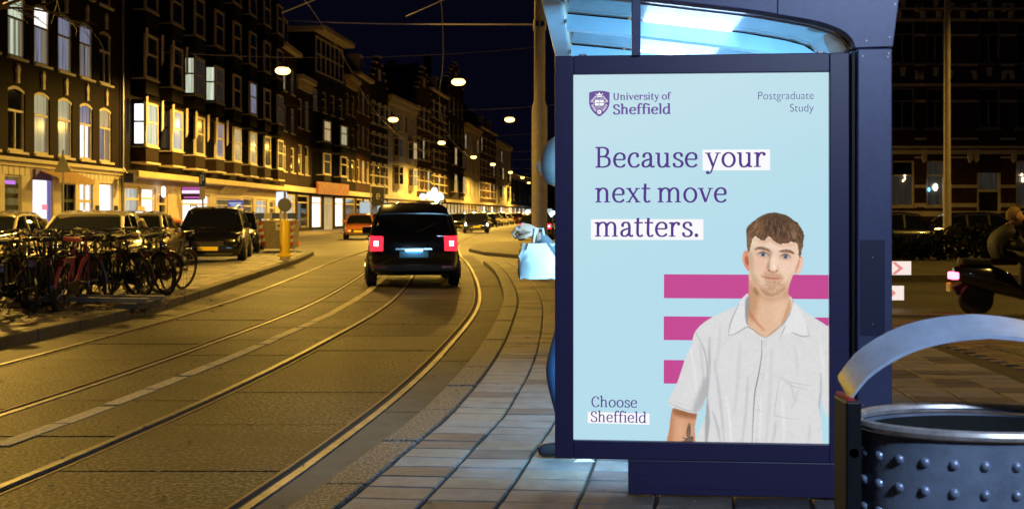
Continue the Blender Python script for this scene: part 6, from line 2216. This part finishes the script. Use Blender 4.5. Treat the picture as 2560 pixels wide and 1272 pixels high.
# pedestrian half hidden by the display, walking towards the tram
pe = empty('person', (.385, 5.75, PZ), math.pi * .96, 'person in pale hood and blue jeans half hidden by the display', 'person')
J = [((0, 0, .86), (.15, .115)), ((.02, 0, 1.08), (.15, .12)), ((.05, 0, 1.28), (.17, .12)), ((.08, 0, 1.40), (.07, .06)), ((.10, 0, 1.46), .052),
     ((.02, .09, .80), (.10, .09)), ((.14, .10, .46), .068), ((.06, .10, .10), .048), ((.06, .10, .05), .048), ((.24, .10, .035), .036),
     ((.0, -.09, .80), (.10, .09)), ((-.05, -.10, .45), .068), ((-.30, -.10, .17), .046), ((-.33, -.10, .11), .045), ((-.19, -.10, .03), .034),
     ((.06, .20, 1.33), .062), ((.10, .27, 1.06), .048), ((.19, .26, 1.16), .038), ((.23, .255, 1.20), .03),
     ((.06, -.20, 1.33), .062), ((.02, -.25, 1.06), .048), ((.08, -.24, .86), .038), ((.10, -.235, .80), .03)]
Eg = [(0, 1), (1, 2), (2, 3), (3, 4), (0, 5), (5, 6), (6, 7), (7, 8), (8, 9), (0, 10), (10, 11), (11, 12), (12, 13), (13, 14), (2, 15), (15, 16), (16, 17), (17, 18), (2, 19), (19, 20), (20, 21), (21, 22)]
skin_body('body', J, Eg, [M_jean, M_coat, M_shoe, M_skin], lambda c: 2 if (c.z < .105 or (c.x < -.26 and c.z < .17)) else (0 if (c.z < .86 and abs(c.y) < .2) else (3 if ((c.x > .2 and c.z > 1.16) or c.z > 1.43 or (c.y < -.2 and c.z < .84)) else 1)), pe)
head(pe, (.13, 0, 1.57), 0, M_hair_g)
rings = []
for i in range(3, 12):
    t = math.pi * i / 12
    z = -math.cos(t) * .16
    rings.append([(.13 + math.cos(u) * math.sin(t) * .135 - .03, math.sin(u) * math.sin(t) * .115, 1.575 + z) for u in [2 * math.pi * k / 18 for k in range(18)]])
MB().loft(rings).build('hood', mat('hood_fleece', (.16, .17, .19), .9, var=.1, scale=20), pe, smooth=True)
hand(pe, (.23, .255, 1.20), (1, 0, .3), (0, .3, 1), M_skin)
hand(pe, (.10, -.235, .80), (.3, 0, -1), (1, 0, 0), M_skin, False)
q = AT(1338, 648, 5.5)
bg_ = empty('shopping_bag', (q[0] + .02, q[1], q[2] - .10), .15, 'crumpled white shopping bag held out by the hooded person', 'bag')
bm = MB()
rings = []
rr = random.Random(9)
for i in range(7):
    t = i / 6
    w = .105 * (.72 + .35 * math.sin(math.pi * (.25 + .6 * t)))
    d = .05 * (.6 + .5 * math.sin(math.pi * t))
    rings.append([(w * math.copysign(abs(math.cos(u)) ** .6, math.cos(u)) + rr.uniform(-.008, .008), d * math.sin(u) + rr.uniform(-.01, .01), .18 * t + rr.uniform(-.006, .006)) for u in [2 * math.pi * k / 18 for k in range(18)]])
bm.loft(rings).build('bag_body', mat('white_plastic', (.50, .50, .50), .45, bump=.3, bscale=12), bg_, smooth=True)
MB().tube([(-.03, 0, .175), (-.02, 0, .26), (.02, 0, .26), (.03, 0, .175)], .006, 6).build('bag_handle', MATS['white_plastic'], bg_)

# moped with rider on the side road
mx_, my_ = 6.95, 14.6
mo = empty('moped', (mx_, my_, 0), math.radians(-4), 'dark moped with a glowing red tail light on the side road', 'moped')
for xx in (-.55, .62):
    w = MB().lathe([(.14, -.05), (.21, -.055), (.235, -.03), (.235, .03), (.21, .055), (.14, .05)], 20, (xx, 0, .235), 'y').build('wheel', M_rubber, mo, smooth=True)
    MB().lathe([(.14, -.04), (.04, -.05), (.04, .05), (.14, .04)], 16, (xx, 0, .235), 'y').build('rim', M_grey, w, smooth=True)
M_mp = carpaint('moped_paint', (.02, .02, .03), .3)
def bodyring(x, w, z0, z1): return [(x, w * math.cos(u), (z0 + z1) / 2 + (z1 - z0) / 2 * math.sin(u)) for u in [2 * math.pi * k / 14 for k in range(14)]]
MB().loft([bodyring(-.85, .06, .52, .66), bodyring(-.7, .15, .42, .72), bodyring(-.4, .17, .32, .72), bodyring(-.1, .15, .26, .60), bodyring(.1, .12, .22, .34)]).build('rear_body', M_mp, mo, smooth=True)
MB().box(.05, .42, -.16, .16, .22, .28).build('floor_board', M_plastic, mo, bevel=.02)
MB().prism([(.38, .22), (.46, .22), (.52, .6), (.46, .92), (.40, .92), (.44, .6)], -.19, .19).build('leg_shield', M_mp, mo, bevel=.02)
MB().tube([(.62, 0, .235), (.52, 0, .7), (.42, 0, 1.0)], .03, 8).build('fork', M_grey, mo)
MB().tube([(.32, -.33, 1.0), (.40, -.12, 1.03), (.42, 0, 1.0), (.40, .12, 1.03), (.32, .33, 1.0)], .014, 7).build('handlebar', M_chrome, mo)
MB().lathe([(.03, 0), (.075, .04), (.08, .1)], 14, (.46, 0, .93), 'x').build('headlamp', M_chrome, mo)
MB().slab(smooth_pts([(-.75, -.1), (-.75, .1), (-.4, .14), (-.05, .1), (0, 0), (-.05, -.1), (-.4, -.14)], True, 3), .70, .79).build('seat', SBK, mo, bevel=.02)
MB().box(-.90, -.80, -.10, .10, .50, .60).build('tail_light', emis('moped_tail', (1, .06, .12), 14), mo, bevel=.02)
MB().box(-.92, -.90, -.08, .08, .33, .45).build('number_plate', M_plate_y, mo)
MB().prism([(-.80, .28), (-.30, .28), (-.30, .46), (-.6, .50), (-.86, .40)], -.02, .02).build('rear_mudguard', M_plastic, mo)
rd = empty('person', (mx_ - .02, my_, 0), math.radians(-4), 'person in a dark coat with blond hair riding the moped', 'person')
J = [((-.30, 0, .86), (.16, .14)), ((-.26, 0, 1.0), (.18, .14)), ((-.14, 0, 1.16), (.19, .13)), ((-.06, 0, 1.24), (.07, .06)), ((-.03, 0, 1.28), .052),
     ((-.22, .10, .85), (.10, .09)), ((.18, .15, .78), .072), ((.16, .14, .38), .05), ((.17, .14, .33), .048), ((.34, .14, .305), .036),
     ((-.22, -.10, .85), (.10, .09)), ((.18, -.15, .78), .072), ((.16, -.14, .38), .05), ((.17, -.14, .33), .048), ((.34, -.14, .305), .036),
     ((-.12, .20, 1.15), .066), ((.02, .29, .95), .052), ((.24, .31, 1.0), .04), ((.29, .315, 1.0), .032),
     ((-.12, -.20, 1.15), .066), ((.02, -.29, .95), .052), ((.24, -.31, 1.0), .04), ((.29, -.315, 1.0), .032)]
skin_body('body', J, Eg, [M_dcoat, M_dcoat, M_shoe, M_skin], lambda c: 2 if c.z < .36 else (3 if (c.x > .265 and c.z > .93) or c.z > 1.26 else 0), rd)
head(rd, (0, 0, 1.36), .0, M_hair_b)
hand(rd, (.29, .315, 1.0), (1, 0, .1), (0, 0, 1), M_skin)
hand(rd, (.29, -.315, 1.0), (1, 0, .1), (0, 0, 1), M_skin)

# ------------------------------------------------------------------ bare tree whose twigs enter above the brick building
tr = empty('bare_tree', (-9.4, 18.0, PZ), 0, 'bare winter tree whose thin twigs hang before the brick building', 'tree')
M_bark = mat('bark', (.09, .07, .05), .85, var=.3, scale=12, bump=.5, bscale=20)
rr = random.Random(21)
tk = MB().tube([(0, 0, 0), (.05, .1, 1.5), (-.05, .1, 3.2), (.1, 0, 4.6)], [.17, .14, .12, .09], 10)
tk.build('trunk', M_bark, tr, smooth=True)
cr = MB()
def grow(p, d, L, r, lev):
    pts = [Vector(p)]
    q = Vector(p)
    dd = Vector(d)
    for i in range(4):
        dd = (dd + Vector((rr.uniform(-.25, .25), rr.uniform(-.25, .25), rr.uniform(-.16, .12)))).normalized()
        q = q + dd * L / 4
        pts.append(q.copy())
    cr.tube(pts, [r * (1 - .14 * i) for i in range(5)], 5)
    if lev > 0:
        for k in range(3 if lev > 1 else 4):
            a = pts[rr.randint(2, 4)]
            nd = (dd + Vector((rr.uniform(-.9, .9), rr.uniform(-.9, .9), rr.uniform(-.6, .35)))).normalized()
            grow(a, nd, L * rr.uniform(.55, .75), r * .5, lev - 1)
for d in ((.75, .2, .55), (.35, -.5, .8), (-.6, .3, .7), (-.2, .7, .8), (.75, -.25, .38), (.1, .1, 1)):
    grow((.1, 0, 4.4), Vector(d).normalized(), 1.5, .05, 3)
o = cr.build('branches', M_bark, tr)
